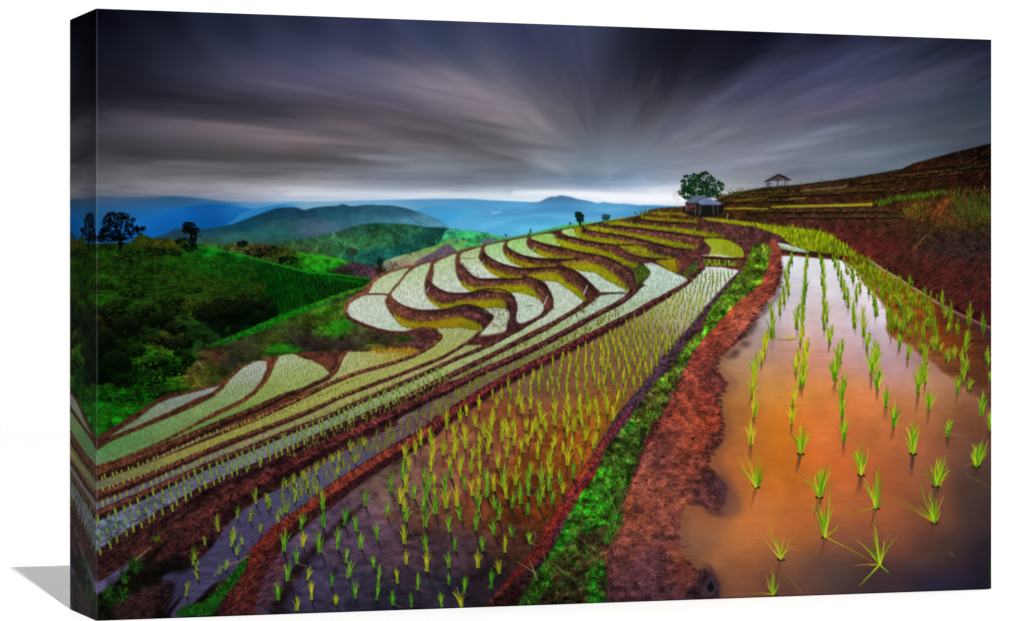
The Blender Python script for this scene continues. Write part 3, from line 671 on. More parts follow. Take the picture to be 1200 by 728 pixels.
bed([(538.3,301.7),(541.3,297.2),(551,293.4),(564,289.8),(562.5,297.2),(560.8,301.4),(566,310.4),(575,319),(586,325),(570,326),(560,325.6),(551,320.4),(543.6,312.8),(539,305.3)],
    [(550,298,(176,196,140)),(560,290,(170,200,130)),(550,310,(206,214,196)),(572,322,(214,218,214))], rows=T1)
bed([(568.3,290),(575,286.5),(588.7,284.1),(592.5,283.7),(589.5,289.3),(591,297.6),(596.3,303.6),(605.3,309.7),(614,313.4),(599.3,311.6),(584.2,307),(573.6,301),(569,295.3)],
    [(575,290,(160,206,140)),(590,288,(150,210,120)),(580,300,(194,214,180)),(600,309,(210,218,206))], rows=T1)
bed([(594,285.5),(599.3,281.9),(609.9,279.7),(618.2,279),(617.4,286.3),(623.5,293.2),(632.5,297.8),(643,302),(626.5,301.6),(609.9,297.8),(597.8,291.6)],
    [(600,285,(150,206,120)),(612,283,(150,206,110)),(606,293,(180,212,150)),(630,300,(206,216,200))], rows=T1)
bed([(622,278.7),(628,275.2),(638.6,274.1),(649.2,275.2),(650.7,278.7),(654.5,282.6),(658,288.8),(644.6,286.5),(631,282.7)],
    [(630,277,(140,196,90)),(645,278,(150,200,90)),(640,284,(176,206,120))], rows=T1)
bed([(658,271.2),(665.8,268.2),(674,268),(673,270),(676,275),(680,278.6),(672,277.6),(664.3,275.8)], (176,206,120), rows=T1, rim=False)
# yellow-green reflections and crops under the banks
def gold(pts, sm=True, warm=0.0):
    c = mix(YEL, ORG, warm)
    p = np.array(pts, float); xa, ya = p.min(0); xb, yb = p.max(0)
    m1 = mix(c, (186, 186, 40), .25); m2 = mix(c, YLD, .55)
    q = spline(p, True, 8) if sm else p
    region(q, [(xa, ya, m1), ((xa + xb) / 2, (ya + yb) / 2, c), (xb, yb, m2), (xa, yb, m1)], False, .25, .8, N_FINE, .06, 1, 18, 7)
    seed_rows(q, *T2)
    for k in range(int((xb - xa) * 1.3)):      # taller shoots along the foot of the bank
        i = rng.integers(len(q)); x, y = q[i] + rng.normal(0, .6, 2)
        stroke(x, y + .6, x + rng.normal(0, .4), y - rng.uniform(1.5, 3.4), 1.0, .5, [(150,160,24),(110,120,14),(84,84,14)][rng.integers(3)], .6)
gold([(674,268),(681,266.8),(681,272.7),(691.5,277.2),(711,281),(743,285),(722,285.6),(698,283),(682,279.4),(674.9,275)])
gold([(463,370),(480,377),(497,377.4),(520,374),(540,372),(562,381),(562,387.6),(540,384),(512,384.4),(494,384),(480,384.4),(469,380)], warm=.7)
gold([(500,347.5),(511.8,354.9),(525.4,356.3),(540,355.2),(537,359.4),(518,361.4),(507,356.1)], warm=.5)
gold([(540.5,331),(549.6,335.2),(563,336.7),(582,335),(600,333.8),(612,334.2),(622,338.5),(628,345),(632,350.4),(618,344.6),(600.8,343),(580,340),(566,338.4),(554,341.6),(545,337)], warm=.2)
gold([(538,353),(560,351.2),(578,351),(590,352.2),(592,361),(578,361.4),(566,361.4),(551,357),(538,356.2)], warm=.35)
gold([(566,308.5),(582.7,318.2),(600,322.5),(611.4,325.4),(590,325.6),(575,319.4)], warm=.5)
gold([(591.7,297.3),(602.3,302.5),(620.5,308.4),(635.6,310.7),(651,311.6),(620.5,313.4),(607,310.6),(596.3,304.4)], warm=.35)
gold([(625,291),(638.6,294.9),(658.2,299.4),(673,302.4),(645,302.6),(632.5,298.5)], warm=.15)
gold([(650.7,278.4),(665.8,283.4),(688.5,288.6),(700,291.6),(715,296),(730.2,303.6),(745.3,309),(746.8,312.5),(742.3,314),(730.2,309.6),(715,301.4),(700,297.6),(684,295.3),(666,293),(657.5,289.4),(653.7,282.8)], sm=False)
gold([(700,277.8),(715,280),(743.8,284.6),(722.7,285.6),(700,283.4)], sm=False)
gold([(725.7,288.4),(733.2,286.8),(749.9,288.6),(763.5,296),(775.6,300.6),(784,302.4),(760.5,301.5),(737.8,296)])
gold([(685.4,265.3),(700,265.4),(715,268.8),(737.8,272.6),(760.5,276.4),(775.6,280.2),(796.7,284),(815.5,289.2),(811.8,291.5),(790.7,289.3),(768,284),(745.3,278),(722.7,274.2),(702,271.6),(690,269)], sm=False)
gold([(709,259.8),(727.2,259.8),(739.3,262.1),(768,265.1),(790.7,267.4),(813.3,269.7),(836,273.4),(848.6,276.6),(836,278),(813.3,275),(790.7,271.2),(768,268.9),(737.8,265.1),(715,263)], sm=False)
gold([(752,254.5),(783,256),(815,259),(815,260.8),(784.6,259),(757.4,256.6)], sm=False, warm=.3)
gold([(757,249.4),(772.5,249),(813.3,250.8),(811.8,252.4),(772.5,251)], sm=False, warm=.3)
tex([(740,250),(760,246),(800,243.5),(810,248),(770,249),(745,253.5)], 60, [(70,90,20),(90,60,30)], (1,3), (-2,-1), 1.2, .5)
gold([(617.4,322.7),(632.5,319.7),(650.7,318.2),(657,324),(665.8,331.6),(680.9,341),(686,353.6),(665.8,340),(653.7,331.4),(635.6,328.4)], warm=.05)
gold([(560,337.4),(590,334.8),(609.9,334.1),(620.5,337.9),(628,346.7),(632,351),(614,347),(600.8,343.1),(575,339.6)], warm=.1)
gold([(658.2,308.4),(668.8,306.1),(685.4,306.1),(699,309.1),(711,315.2),(723.2,324),(732.3,334.6),(736,341),(723,335.5),(711,329),(697.5,320),(680.9,318.4),(669,314.5)])
# pale beds below them
bed([(672.6,315.4),(680.9,318.2),(697.5,319.7),(711,328.8),(735.3,341),(720,343),(703.6,342.6),(696,334.8),(687,325.8),(677.9,318.6)], (198,210,204), sm=False, rows=T1, rim=False)
bed([(600,343.2),(616,345.2),(630,350.6),(636.5,358),(634,367.6),(620,375.6),(610,378.6),(605,374),(607,360),(604,350)], (196,208,198), rows=T1)
stroke(616.5,358.4,623,358.6,1.4,1.4,(96,110,104),.8)
bed([(567,362.4),(590,361.6),(597,368),(594,380),(592,387.6),(580,391),(562,393.4),(572,382),(579,371)], (194,204,184), rows=T1)
# the first sweeping band and its wide west end
bed([(635.6,328.2),(653.7,331.2),(665.8,339.4),(684,353),(672,362),(648,376),(620,389.6),(600,400.4),(580,409),(560,417),(540,424.4),(516,432.6),(530,425),(550,415.6),(570,404.6),(590,396),(608,389.4),(622,380),(640,369),(649,362),(649,350),(642,335)],
    [(640,332,(200,208,200)),(665,350,(204,212,204)),(645,365,(196,208,190)),(600,396,(176,192,150)),(550,416,(168,180,120)),(520,430,(160,168,104))], sm=False, rows=T1)
bed([(512,384.6),(540,384.4),(561,388),(554,396),(546,402),(530,411),(520,417),(500,425.4),(480,433.4),(440,448.4),(400,463),(360,480),(300,503),(240,526.5),(200,543),(160,559),(113,575),(90,583),(90,572),(113,565),(160,548),(200,533),(240,517.5),(300,494),(350,470.6),(386,452.6),(420,438.6),(450,430.4),(480,420.4),(506,408),(518,397),(515,390)],
    [(530,388,(170,176,120)),(545,396,(166,172,112)),(500,412,(168,170,96)),(450,434,(166,166,96)),(400,456,(164,164,90)),(340,480,(158,156,84)),(280,504,(150,146,76)),(220,530,(144,134,74)),(160,552,(116,110,76)),(113,570,(100,96,84))],
    sm=False, rows=(2.8, 2.1, 2.3, (104, 120, 40), .6))
# bed between the looping path and the scrub
bed([(408,412.6),(428,412.6),(440,410.6),(470,409.6),(492,410),(480,417),(450,426.4),(420,435),(392,445.4),(352,461.6),(338,467),(356,459.6),(386,446),(397,434),(402,421)],
    [(412,418,(176,180,134)),(440,416,(176,170,90)),(480,412,(150,110,24)),(460,420,(176,166,84)),(410,434,(166,172,110)),(370,452,(150,160,100))], sm=False, rows=(2.7,2.1,2.3,(104,122,56),.6))
tex([(434,409.5),(490,409),(484,415),(440,414)], 170, [(150,100,10),(120,90,14),(176,140,30)], (2,4), (-1.8,-1.3), 1.2, .6)
# western fans
bed([(326.5,418),(336,415.4),(345,415.2),(352,419),(366,423),(378,429),(385.5,437),(386,441.5),(372,447),(350,456.4),(334,462),(300,476.6),(260,493.4),(230,505.4),(200,516.4),(160,530.4),(140,538),(113,545.6),(90,551),(90,524),(113,529),(128,519),(160,505),(200,489.4),(250,468.6),(262,470),(246,487),(225,499),(190,517),(218,503),(250,490),(282,474),(300,461.6),(314,446),(322,428)],
    [(335,422,(180,186,156)),(360,430,(166,170,110)),(345,446,(156,166,100)),(310,462,(144,156,84)),(270,484,(112,140,70)),(220,505,(96,130,70)),(200,500,(120,140,90)),(160,520,(90,132,80)),(130,532,(84,136,70)),(113,540,(96,120,100)),(240,478,(130,146,96))],
    sm=False, rows=(3.1,2.3,2.6,(64,106,34),.62))
bed([(296,424.6),(304,422.8),(312.6,424.4),(312,434),(306,446),(295,459.4),(278,470.6),(248,484),(200,504.6),(150,525),(113,540),(90,548),(90,536),(113,529.4),(128,519.4),(160,505.6),(200,489),(230,476),(250,465.6),(262,455),(270,444.6),(284,431.6)],
    [(304,428,(176,176,180)),(290,440,(160,164,150)),(280,460,(140,152,110)),(240,475,(130,150,96)),(200,495,(116,142,90)),(150,516,(92,132,78)),(120,530,(80,128,70)),(113,540,(100,130,110))],
    sm=False, rows=(3.1,2.3,2.6,(62,106,38),.62))
bed([(128,511),(140,504),(162,490.6),(172,482.6),(184,474),(200,467),(222,461.4),(250,454),(258,452.4),(248,459.6),(228,467.4),(200,481.4),(160,499),(140,507)],
    [(250,456,(150,150,156)),(210,468,(130,138,134)),(180,482,(124,140,120)),(150,500,(100,130,90)),(135,508,(110,120,100))], sm=False, rows=(3.1,2.3,2.6,(70,104,50),.6))
ribbon([(250,462),(228,471.5),(200,486),(160,502.5),(128,516.5),(113,526),(104,531)], [2,2.4,2.6,2.8,3,3,3], (66,40,26), .3, .4, N_FINE, .2)
ribbon([(105,526),(113,520.5),(124,510),(136,501),(150,491),(170,479),(190,465.5),(205,461),(220,459)], [3,3,3,3,2.4,2,1.4], (60,36,26), .3, .5, N_FINE, .2)
ribbon([(256,452),(266,446),(275,436),(284,429.6),(296,424.4)], [2.6,2.6,2.4,1.8], (92,54,34), .25, .4, N_FINE, .2)
ribbon([(326,418),(319,426),(312,443),(299,459.4),(280,472),(250,486),(230,497),(190,518),(150,535),(113,548),(95,553)], [2.6,3.2,3.6,3.6,3.8,3.6,3.4,3.8,4,4,4], (86,50,30), .3, .4, N_FINE, .2)
# straightish banks (dark undercut + warm lip)
def bank(path, w, lip=(96,58,40), dark=(40,24,20), ticks=0, tc=(120,120,50)):
    w = list(w)
    ribbon(path, w, dark, .3, .35, N_FINE, .2)
    up = [(x, y - np.interp(i, np.linspace(0, len(path) - 1, len(w)), w) * .22) for i, (x, y) in enumerate(path)]
    ribbon(up, [v * .5 for v in w], lip, .3, .4, N_FINE, .22, sx=60, sy=50)
bank([(386,441),(372,448.5),(350,458.5),(334,463.5),(300,479.6),(260,496),(240,505),(200,523),(160,540),(113,556),(90,564)], [4,4,4.4,6,8,9,10,11,13,14,15], (80,46,32), (38,22,18))
bank([(402,413),(398.5,420),(394,433),(386,441)], [3,4,4,4], (110,62,44), (70,36,30))
ribbon([(286,494),(250,508.5),(222,520),(190,534),(172,541)], [.6,1.6,2.2,1.8,.6], (130,110,90), .3, .4)   # pale sliver
bank([(494,384.6),(506,386.5),(514,391),(516,396),(504,406.4),(480,419),(450,428.6),(420,437),(386,450.4),(350,468),(300,490.6)], [2,3.4,3.6,4,4,4,4,4.4,4.4,4.6,5], (120,72,50), (60,34,26))
bank([(562,390),(546,403),(520,418.4),(500,426.6),(480,434.6),(440,450),(400,465),(360,483.6),(300,506.6),(240,530.6),(200,548),(160,564.6),(113,582),(90,591)], [3,3.4,3.6,3.6,4,4.4,4.6,5,6,7,8,9,10,10], (92,50,38), (44,24,22))
ribbon([(562,393.6),(578,392.6),(592,389.6)], [2,1.4,1.4], (110,90,64), .2, .3)
# second narrow band & others, built as long ribbons of water with tufts
def water_band(top, bot, color, rows=None, sx=34):
    p = np.array(list(spline(top, False, 6)) + list(spline(bot, False, 6))[::-1])
    region(p, color, False, .2, .3, N_FINE, .05, 1, sx, 16)
    if rows: seed_rows(p, *rows)
L_g = [(640,368),(622,378),(600,390.6),(570,406.6),(540,418.6),(500,436.6),(460,454.6),(420,472),(380,490.6),(340,506),(300,523),(260,539),(200,565.6),(160,584),(113,604),(90,614)]
L_h = [(702,344.6),(684,358.6),(660,372.6),(640,384.6),(600,404.6),(560,424.6),(520,444.6),(500,455),(470,470.6),(440,483),(400,501),(360,519),(300,549),(240,575),(208,596),(170,619),(140,637),(113,660),(90,680)]
L_i = [(754,333),(748,338),(730,352.6),(700,368.6),(660,390.6),(630,406.6),(600,420.6),(560,438.6),(520,459),(500,467),(460,487),(420,507),(380,526),(340,548),(300,571),(260,594),(220,618),(180,646),(150,664),(113,690)]
L_j = [(826,313),(806,331),(780,347),(760,357),(740,369),(720,379),(690,395),(660,411),(620,431),(580,452),(560,466),(520,492),(500,510),(460,532),(420,557),(385,582),(340,614),(316,638),(300,657),(285,688),(275,722)]
water_band([(570,409),(540,421),(500,439),(460,457),(420,474.6),(380,493.6),(340,509.6),(300,527),(240,552),(200,571),(160,590),(113,612),(90,622)],
           [(600,404),(560,421),(520,441),(500,450),(470,465),(440,478),(400,496),(360,513),(300,541.6),(240,567.6),(200,590),(165,612),(135,630),(113,646),(90,660)],
           [(580,410,(160,170,120)),(520,432,(160,168,110)),(460,460,(150,160,110)),(420,478,(136,146,110)),(380,496,(124,136,116)),(340,516,(120,124,124)),(300,534,(112,114,124)),(240,560,(92,88,114)),(180,598,(84,84,114)),(130,626,(88,96,128)),(113,630,(90,104,130))],
           (2.8,3.4,3.2,(104,124,50),.5))
# band between L_f and L_g
water_band([(546,405),(520,420.6),(480,437),(440,452.6),(400,468),(360,487),(300,511),(240,535.6),(200,553),(160,571),(113,590),(90,598)],
           [(566,404.6),(540,416),(500,434),(460,451.6),(420,468.6),(380,487),(340,502),(300,518.6),(240,543),(200,560.6),(160,578),(113,598),(90,606)],
           [(540,412,(164,166,110)),(480,436,(168,160,110)),(420,462,(156,152,100)),(360,490,(140,138,100)),(300,514,(130,124,110)),(240,540,(110,100,106)),(180,566,(92,84,110)),(113,594,(86,80,110))],
           (3,3,2.8,(110,120,40),.5))
bank(L_g, [3,3.4,3.6,3.8,4,4.4,4.8,5,5.4,6,6.4,7,8,9,10,10], (90,50,40), (40,22,22))
# band between L_h and L_i
water_band([(704,346.5),(686,360.4),(662,374.6),(642,386.6),(602,407),(562,427),(540,437.6),(520,448)],
           [(736,341.4),(728,350),(700,365.4),(660,387),(630,403),(600,417),(560,434.6),(536,445)],
           [(720,348,(190,204,196)),(690,364,(180,196,176)),(650,388,(166,178,130)),(600,410,(160,164,104)),(550,434,(130,120,84))], T1)
bank(L_h, [2.4,3,3.6,4.2,5,6,7,7.6,8,8.4,9,9.6,11,13,14,16,18,20], [(700,345,(104,60,46)),(560,424,(92,50,44)),(400,501,(76,40,34)),(240,575,(58,32,28)),(113,660,(40,22,20))], (34,18,20))
ribbon([(704,344.2),(718,343.6),(736,344)], [2.6,2,1.2], (50,54,34), .2, .3)
ribbon([(684,353),(686,357)], 2, (60,40,30))
# band between L_i and L_j
water_band([(754,309.8),(765,309),(790.7,320.2),(806,329),(792,337),(770,349.4),(740,366),(720,376),(690,391)],
           [(754,309.8),(762,321),(752,333),(748,341),(732,355),(702,371),(690,377)],
           [(770,318,(200,214,212)),(760,335,(190,208,196)),(730,360,(180,196,170)),(695,384,(166,176,124))], T1)
water_band([(704,370.4),(664,393),(632,409.6),(602,424),(562,442),(520,462.6),(500,471),(460,491)],
           [(760,351),(740,363),(720,373),(690,389),(660,405),(620,424.6),(580,446),(550,463),(516,484),(480,508)],
           [(740,360,(176,190,160)),(700,380,(164,174,124)),(660,398,(150,150,104)),(620,418,(128,116,86)),(580,438,(112,84,80)),(540,462,(104,74,78)),(490,494,(96,72,84))], T1)
gold([(769.5,305.4),(784,303.6),(793.7,304),(797,315.6),(790.7,319.6),(777,311.6)], warm=.6)

# grass gusset and red banks between the beds
region([(745,330),(744,318),(748,312),(756,312),(762,319),(757,326),(748,336)], (64,80,26), soft=.8, noise=N_FINE, amp=.2)
tex([(744,314),(754,311),(760,319),(748,332)], 90, [(60,104,20),(84,110,30),(40,60,20)], (1,3), (-2,-1), 1.2, .6)
tex([(800,320),(812,310),(818,306),(816,318),(803,326)], 90, [(50,104,20),(70,110,24),(34,64,14)], (1,3), (-2.2,-1), 1.3, .7)
tex([(790,304),(800,300),(812,294),(808,310),(796,322)], 130, [(120,50,50),(100,40,44),(84,44,40)], (1,3.5), (-1.8,-.6), 1.3, .5)
tex([(735,300),(760,302),(790,302),(770,306),(745,310)], 60, [(90,70,30),(60,44,30)], (1,3), (-.2,.4), 1.2, .4)
ribbon([(762,321),(768,333),(760,345)], 1, (60,30,30), alpha=0)
# earth faces: vertical scuffs and clods on every bank of the nose
for poly, n in [([(460,352),(480,364),(520,364),(560,360),(600,362),(606,376),(596,392),(580,372),(540,370),(500,374),(478,374)], 380),
                ([(506,332),(530,345),(560,343),(600,346),(606,352),(560,350),(530,352),(510,346)], 200),
                ([(540,306),(565,328),(600,328),(615,322),(640,330),(648,346),(646,364),(634,350),(620,332),(570,334),(546,322)], 300),
                ([(592,300),(620,314),(650,314),(680,330),(696,342),(690,356),(672,332),(650,316),(615,318)], 280),
                ([(620,284),(660,302),(700,300),(735,318),(742,338),(720,318),(690,304),(650,304)], 260),
                ([(690,285),(740,288),(790,304),(750,304),(720,294)], 140), ([(720,276),(780,290),(820,296),(812,302),(790,300),(760,290)], 180),
                ([(820,262),(860,266),(905,282),(880,310),(872,300),(868,288),(840,278),(822,272)], 260), ([(715,266),(800,276),(840,282),(830,288),(780,280)], 140),
                ([(740,257),(810,262),(820,266),(770,264)], 90), ([(480,388),(510,394),(500,404),(470,408),(455,404)], 120)]:
    tex(poly, n, [(44,26,24),(112,70,58),(92,54,40),(30,18,16),(134,90,72)], (1, 3.4), (-1.9, -1.1), 1.1, .38)
for pth in [[(466,362),(482,370),(500,373),(520,371.4),(545,368),(560,370),(574,378),(588,384)],[(503,340),(520,348),(536,350.4),(556,350),(580,345.4),(596,350),(601,358)],
            [(541,318),(551,327),(562,332.4),(590,332.4),(612,331),(622,334),(636,344),(640,358)],[(570,303),(590,314),(614,319),(640,318),(656,319),(672,330),(686,344)],
            [(594,293),(612,303),(632,307.4),(660,308.4),(690,306),(710,312),(726,326),(736,336)],[(622,286),(640,291.4),(660,295),(684,299),(700,303),(720,308),(738,320)],
            [(660,279),(690,286.6),(720,291),(740,297),(760,303)],[(688,273),(722,279),(745,284),(768,289),(790,295)],[(716,267.6),(740,270),(768,274),(790,277),(820,282)]]:
    ribbon(pth, [1.2,3.4,4,3.4,1.2], (124,76,60), .4, .9, N_FINE, .25, .55)
    ribbon([(x, y + 3.2) for x, y in pth], [1,2,2,1], (140,66,40), .4, 1, alpha=.35)
for a in [(564.5,309,567,305),(624.5,293.6,628,289),(684,345.5,688,334.5),(685,343,689,333),(636.5,358.5,641.5,347.5),(637.6,357,642,347),(500,342,503,336)]:
    stroke(*a, 1.1, .7, (196,190,190), .75)
# dark undercuts along the tops of the banks
for pth in [[(462,352),(480,362.5),(500,364.6),(520,363.4),(540,358.4),(552,358),(568,363),(579,371)],[(508,335),(520,342),(536,344.6),(552,343.4),(566,339.4),(584,339),(597,343),(603,350)],
            [(541,309),(551,321.5),(562,327.4),(590,327.6),(612,326.4),(618,324)],[(618,324),(628,328),(638,335),(645,345),(647,352)],
            [(570,300),(590,310.6),(614,315.4),(640,314),(655,313.4)],[(596,291),(612,299.4),(632,303.4),(660,304.4),(680,303)],[(623,282),(640,287.4),(660,291),(684,297),(700,300)],
            [(700,299.6),(715,304),(730,312),(741,322),(744,334)],[(660,315),(672,317),(684,328),(694,338),(702,343.6)],[(660,276.6),(690,283.6),(720,287.4)],[(744,287),(722,287.5)],
            [(684,270),(722,275.6),(745,280),(768,286),(790,291.4),(812,293.4)],[(712,265),(740,267),(768,271),(790,273.6),(813,277),(836,280)],
            [(726,290),(737.8,298),(760,303),(784,304)],[(754,258),(784,261.4),(815,262.6)]]:
    ribbon(pth, [1.2,2.2,2.2,1.2], (30,18,20), .2, .5, alpha=.75)
for pth in [[(455.9,344.8),(468,331),(476,320.4),(482,313.6),(500,307.6)],[(430,345.2),(440,344.4),(456,345.6)],[(456,346),(457,352),(462,362)],
            [(505.6,308),(503.4,317),(499.6,327),(498,336)],[(508,314),(506,322),(506,330)],[(536,297.4),(534.6,306),(535,317),(537,325)],[(538.4,298),(538,308)],
            [(565,290),(563,297),(562,301)],[(593,284),(590.5,289),(591.6,297)],[(619,279),(618,286),(623,292)],[(651,275),(652,279)]]:
    ribbon(pth, [1.8,2.4,1.8], (100,66,46), .25, .3)
stroke(538.6,303,556.5,302.7,1.1,1.1,(120,104,70),.9)
ribbon([(408,372),(404.5,365),(407,355),(418,347),(430,341),(436,330),(448,322),(462,316.5),(482,311.5)], [3,3,3,2.6,2.6,2.4,2.2,2], (122,78,54), .3, .5, N_FINE, .15)
ribbon([(406,369),(414,376),(430,383),(450,389),(470,391.6),(486,388),(496,384.4)], [3,3,4,5,4,3,2], (70,40,34), .3, .6, N_FINE, .2)
for pth in [[(498,309),(522,301.6),(540,294),(560,288.6)],[(566,288),(592,281.6),(620,277),(648,272.4)],[(540,296),(538,300)]]:
    ribbon(pth, [1.4,1.4], (112,84,56), .2, .4)

# ---- hut, trees and pavilion on the crest -----------------------------------------
region([(800,246),(806,241),(822,238),(846,240),(846,250),(838,253),(816,254),(802,250)], (20,20,18), soft=.6)
for cx, cy, rx, ry, n in [(843,214,3,2,16),(846,220,3,5,26),(800,212,3,2,18),(826,203.5,4,1.6,20),(832,208,4,2,24),(804,207,3,1.6,14),(797,226,2,5,16),(840,228,5,5,60),(819,219,13,9,220),(808,219,8,8,130),(830,219,9,9,120),(814,209,8,5,90),(822,206,5,3,40),(806,228,8,6,110),(834,226,7,5,60),(820,230,13,6,170),(840,217,2.5,5,20),(836,212,3,3,14),(824,203.5,3,1.5,14),(801,222,4,6,40)]:
    foliage(cx, cy, rx, ry, n, [(8,30,14),(16,48,18),(4,18,10),(26,64,30)], (.9, 2.4), .8)
for cx, cy, rx, ry, n in [(850,226,9,5,30),(860,225,8,4,30),(868,223,6,2.4,20),(792,230,3,8,16)]:
    foliage(cx, cy, rx, ry, n, [(110,112,84),(80,86,54)], (.8, 1.8), .4)
foliage(862,226.5,8,2.2,50,[(60,76,30),(44,60,24)],(.9,2),.6); foliage(846,230,5,2.4,40,[(50,50,24),(80,70,34)],(.9,2),.5)
region([(803.5,237),(816,236),(845,239.6),(843,251.5),(822,253.5),(803,250)], (22,22,22), sm=False, soft=.3)
region([(803.5,238.4),(815.6,238),(815.6,250),(803.5,246.5)], (72,42,42), sm=False, soft=.3, noise=N_FINE, amp=.2)
region([(802.4,237),(813,230.2),(826,229),(828.4,231),(821,233),(816.6,237.6),(809,238.2)], (92,106,128), sm=False, soft=.25, noise=N_FINE, amp=.05)
region([(815.6,236.4),(822,233),(828,231.8),(834,233.6),(846.4,238.4),(843,240.2),(821,240.2)], (104,122,158), sm=False, soft=.25, noise=N_FINE, amp=.05)
stroke(821,233.2,828.4,231.2,.8,.8,(40,44,60),.8); stroke(816.6,237.6,821,233,.8,.8,(40,44,60),.8)
for a in [(815.6,240,815,252),(819.6,241,819,252),(822,241,820,252),(836,241,836,252),(841,240,841,250)]: stroke(*a, .9, .8, (104,96,90), .65)
stroke(804,239,804,249,.8,.8,(180,150,140),.5); stroke(808,240,812,242,.8,.8,(170,130,130),.5)
# pavilion
region([(896,213),(912,204.2),(919,206),(927,211),(924,211.4),(914,209),(904,211.4)], (52,38,44), sm=False, soft=.2)
region([(904,211.6),(912,206.4),(918,209.4),(914,212)], (84,62,66), sm=False, soft=.3, alpha=.8)
stroke(895.6,213.2,912,204.6,1.2,1,(30,24,30)); stroke(912,204.4,927,211.4,1.2,1,(30,24,30)); stroke(900,212,924,211.4,.8,.8,(40,34,36))
for a in [(899,212,899,219),(901.5,212,901.5,219),(911.5,209,911.5,217.6),(919.6,211,919.6,216.6),(922.4,211,922.6,216.4)]: stroke(*a, 1.1, 1.1, (40,34,34), .9)
stroke(898,215.6,904,215.4,.8,.8,(44,40,38),.8)
# lone trees on the ridge
for cx, cy, rx, ry, n in [(679,253.4,4.8,4.6,150),(680,258,4,4,80),(677,252,3,3,40)]: foliage(cx, cy, rx, ry, n, [(8,30,24),(14,40,28)], (.8, 2), .9)
stroke(680,265,679.6,256,2.2,1.6,(10,22,18)); foliage(709.6,254.4,4.6,3.4,110,[(24,64,70),(30,76,76),(20,52,60)],(.8,1.8),.8)
for x, y, s in [(622,271,2.2),(668,262,1.6),(593,276,1.6),(620,275,1.4),(706,261,3),(756,250,3)]: foliage(x, y, s * .7, s, 20, [(30,84,70),(40,70,40)], (.6, 1.4), .75)

# ---- upper right planted band and little bed over the path ------------------------
bed([(825.4,281),(845,280.2),(858,284),(869.3,291.4),(870.4,301.6),(856,301),(836,299.9),(831.5,299),(833,290)],
    [(845,284,(150,164,14)),(860,295,(156,160,16)),(836,297,(180,196,120)),(868,298,(150,140,20))], rows=(2.6,2.8,3.6,(100,130,10),.6))
ribbon([(823,299.4),(840,299.4),(860,302)], [1,2,1.6], (196,208,170), .3, .4); ribbon([(823,301.8),(845,303),(872,303.4)], [2,2.2,1.6], (30,22,20), .2, .4)
region([(824,304),(850,304.6),(866,307),(868,312),(850,311.6),(826,312)], (96,104,30), sm=False, soft=.5, noise=N_VERT, amp=.3)
CROP = [(824,255),(843.6,256.4),(863.2,258.6),(880,260.6),(900,263.6),(930,267),(958,270),(976,276.5),(990,287),(1001,297),(1020,304),(1024,318),(1010,312),(1000,302),(980,298),(948,294),(930,288.6),(921,282),(914,275.6),(900,271),(884,265.6),(858.7,262.4),(836,259.4),(824,256.8)]
region(CROP, [(830,256,(142,134,30)),(870,262,(134,134,16)),(900,267,(131,139,14)),(930,272,(126,142,14)),(940,286,(117,134,14)),(970,280,(122,139,10)),(985,292,(92,109,14)),(1010,308,(84,87,14))],
       sm=False, soft=.3, noise=N_VERT, amp=.12, sx=18, sy=8)
cp = np.array(CROP, float)
for k in range(2200):
    x = rng.uniform(830, 1022); y = rng.uniform(257, 318)
    if not inside(x, y, cp): continue
    l = np.interp(x, [830, 900, 960, 1020], [1.5, 3, 5.5, 6])
    c = [(176,196,20),(110,140,10),(84,104,10),(70,70,14),(196,206,40)][rng.integers(5)]
    stroke(x, y, x + rng.normal(0, .5), y - l, 1.0, .5, c, .6)
ribbon([(904,288),(914,288),(930,291.6),(948,296)], [2,6,5,2], (200,214,222), .4, .4)
for k in range(70):
    x = rng.uniform(906, 948); y = 289 + (x - 906) * .16 + rng.uniform(-1, 3)
    stroke(x, y, x, y - 3, .9, .5, (120,150,60), .6)
ribbon([(908,294),(930,296.5),(950,297.5),(975,300.4),(988,305)], [2,2.4,2.4,3,4], (34,34,20), .3, .5)

# ---- the big brown bed between bank j and the grass path ----------------------------
V = [(826,312.6),(845,313.4),(866,317),(852,332),(840,346),(822,367),(806,388),(792,404),(778,420),(758,450),(730,482),(702,522),(672,568),(656,590),(640,616),(628,642),(602,672),(582,694),(566,712),(566,740),
     (290,740),(283,716),(292,688),(306,660),(322,640),(346,617),(385,588),(424,562),(462,538),(500,516),(524,499),(562,473),(584,458),(624,437),(662,417),(692,401),(722,385),(742,374),(764,362),(782,351),(808,333)]
region(V, [(840,318,(206,214,206)),(855,318,(216,222,222)),(835,336,(206,210,204)),(810,345,(190,196,176)),(785,356,(176,180,150)),(790,368,(160,156,126)),(815,368,(176,170,166)),(810,380,(150,138,128)),(770,385,(134,112,84)),
           (740,400,(124,99,63)),(780,410,(120,99,73)),(700,420,(124,90,63)),(740,440,(124,84,54)),(680,450,(120,75,49)),(640,470,(129,77,44)),(700,480,(135,84,26)),(640,450,(112,88,73)),
           (600,500,(126,69,38)),(660,520,(129,69,21)),(560,520,(120,71,51)),(620,560,(116,62,24)),(540,560,(114,62,47)),(500,560,(108,75,63)),(470,580,(93,71,66)),(560,600,(102,54,31)),
           (620,600,(97,47,17)),(500,600,(97,60,45)),(600,640,(76,46,34)),(440,620,(84,62,76)),(400,640,(78,62,84)),(540,640,(66,48,56)),(480,650,(72,52,62)),(360,680,(62,54,80)),
           (420,690,(52,46,64)),(500,690,(44,40,52)),(580,680,(34,28,32)),(340,710,(44,38,58)),(450,712,(34,32,44)),(620,640,(56,34,28))],
       sm=False, rough=.25, soft=.5, sx=30, sy=22)
vp = np.array(V, float)
my0, my1, mx0, mx1, vm = pmask(V, 0, 2)
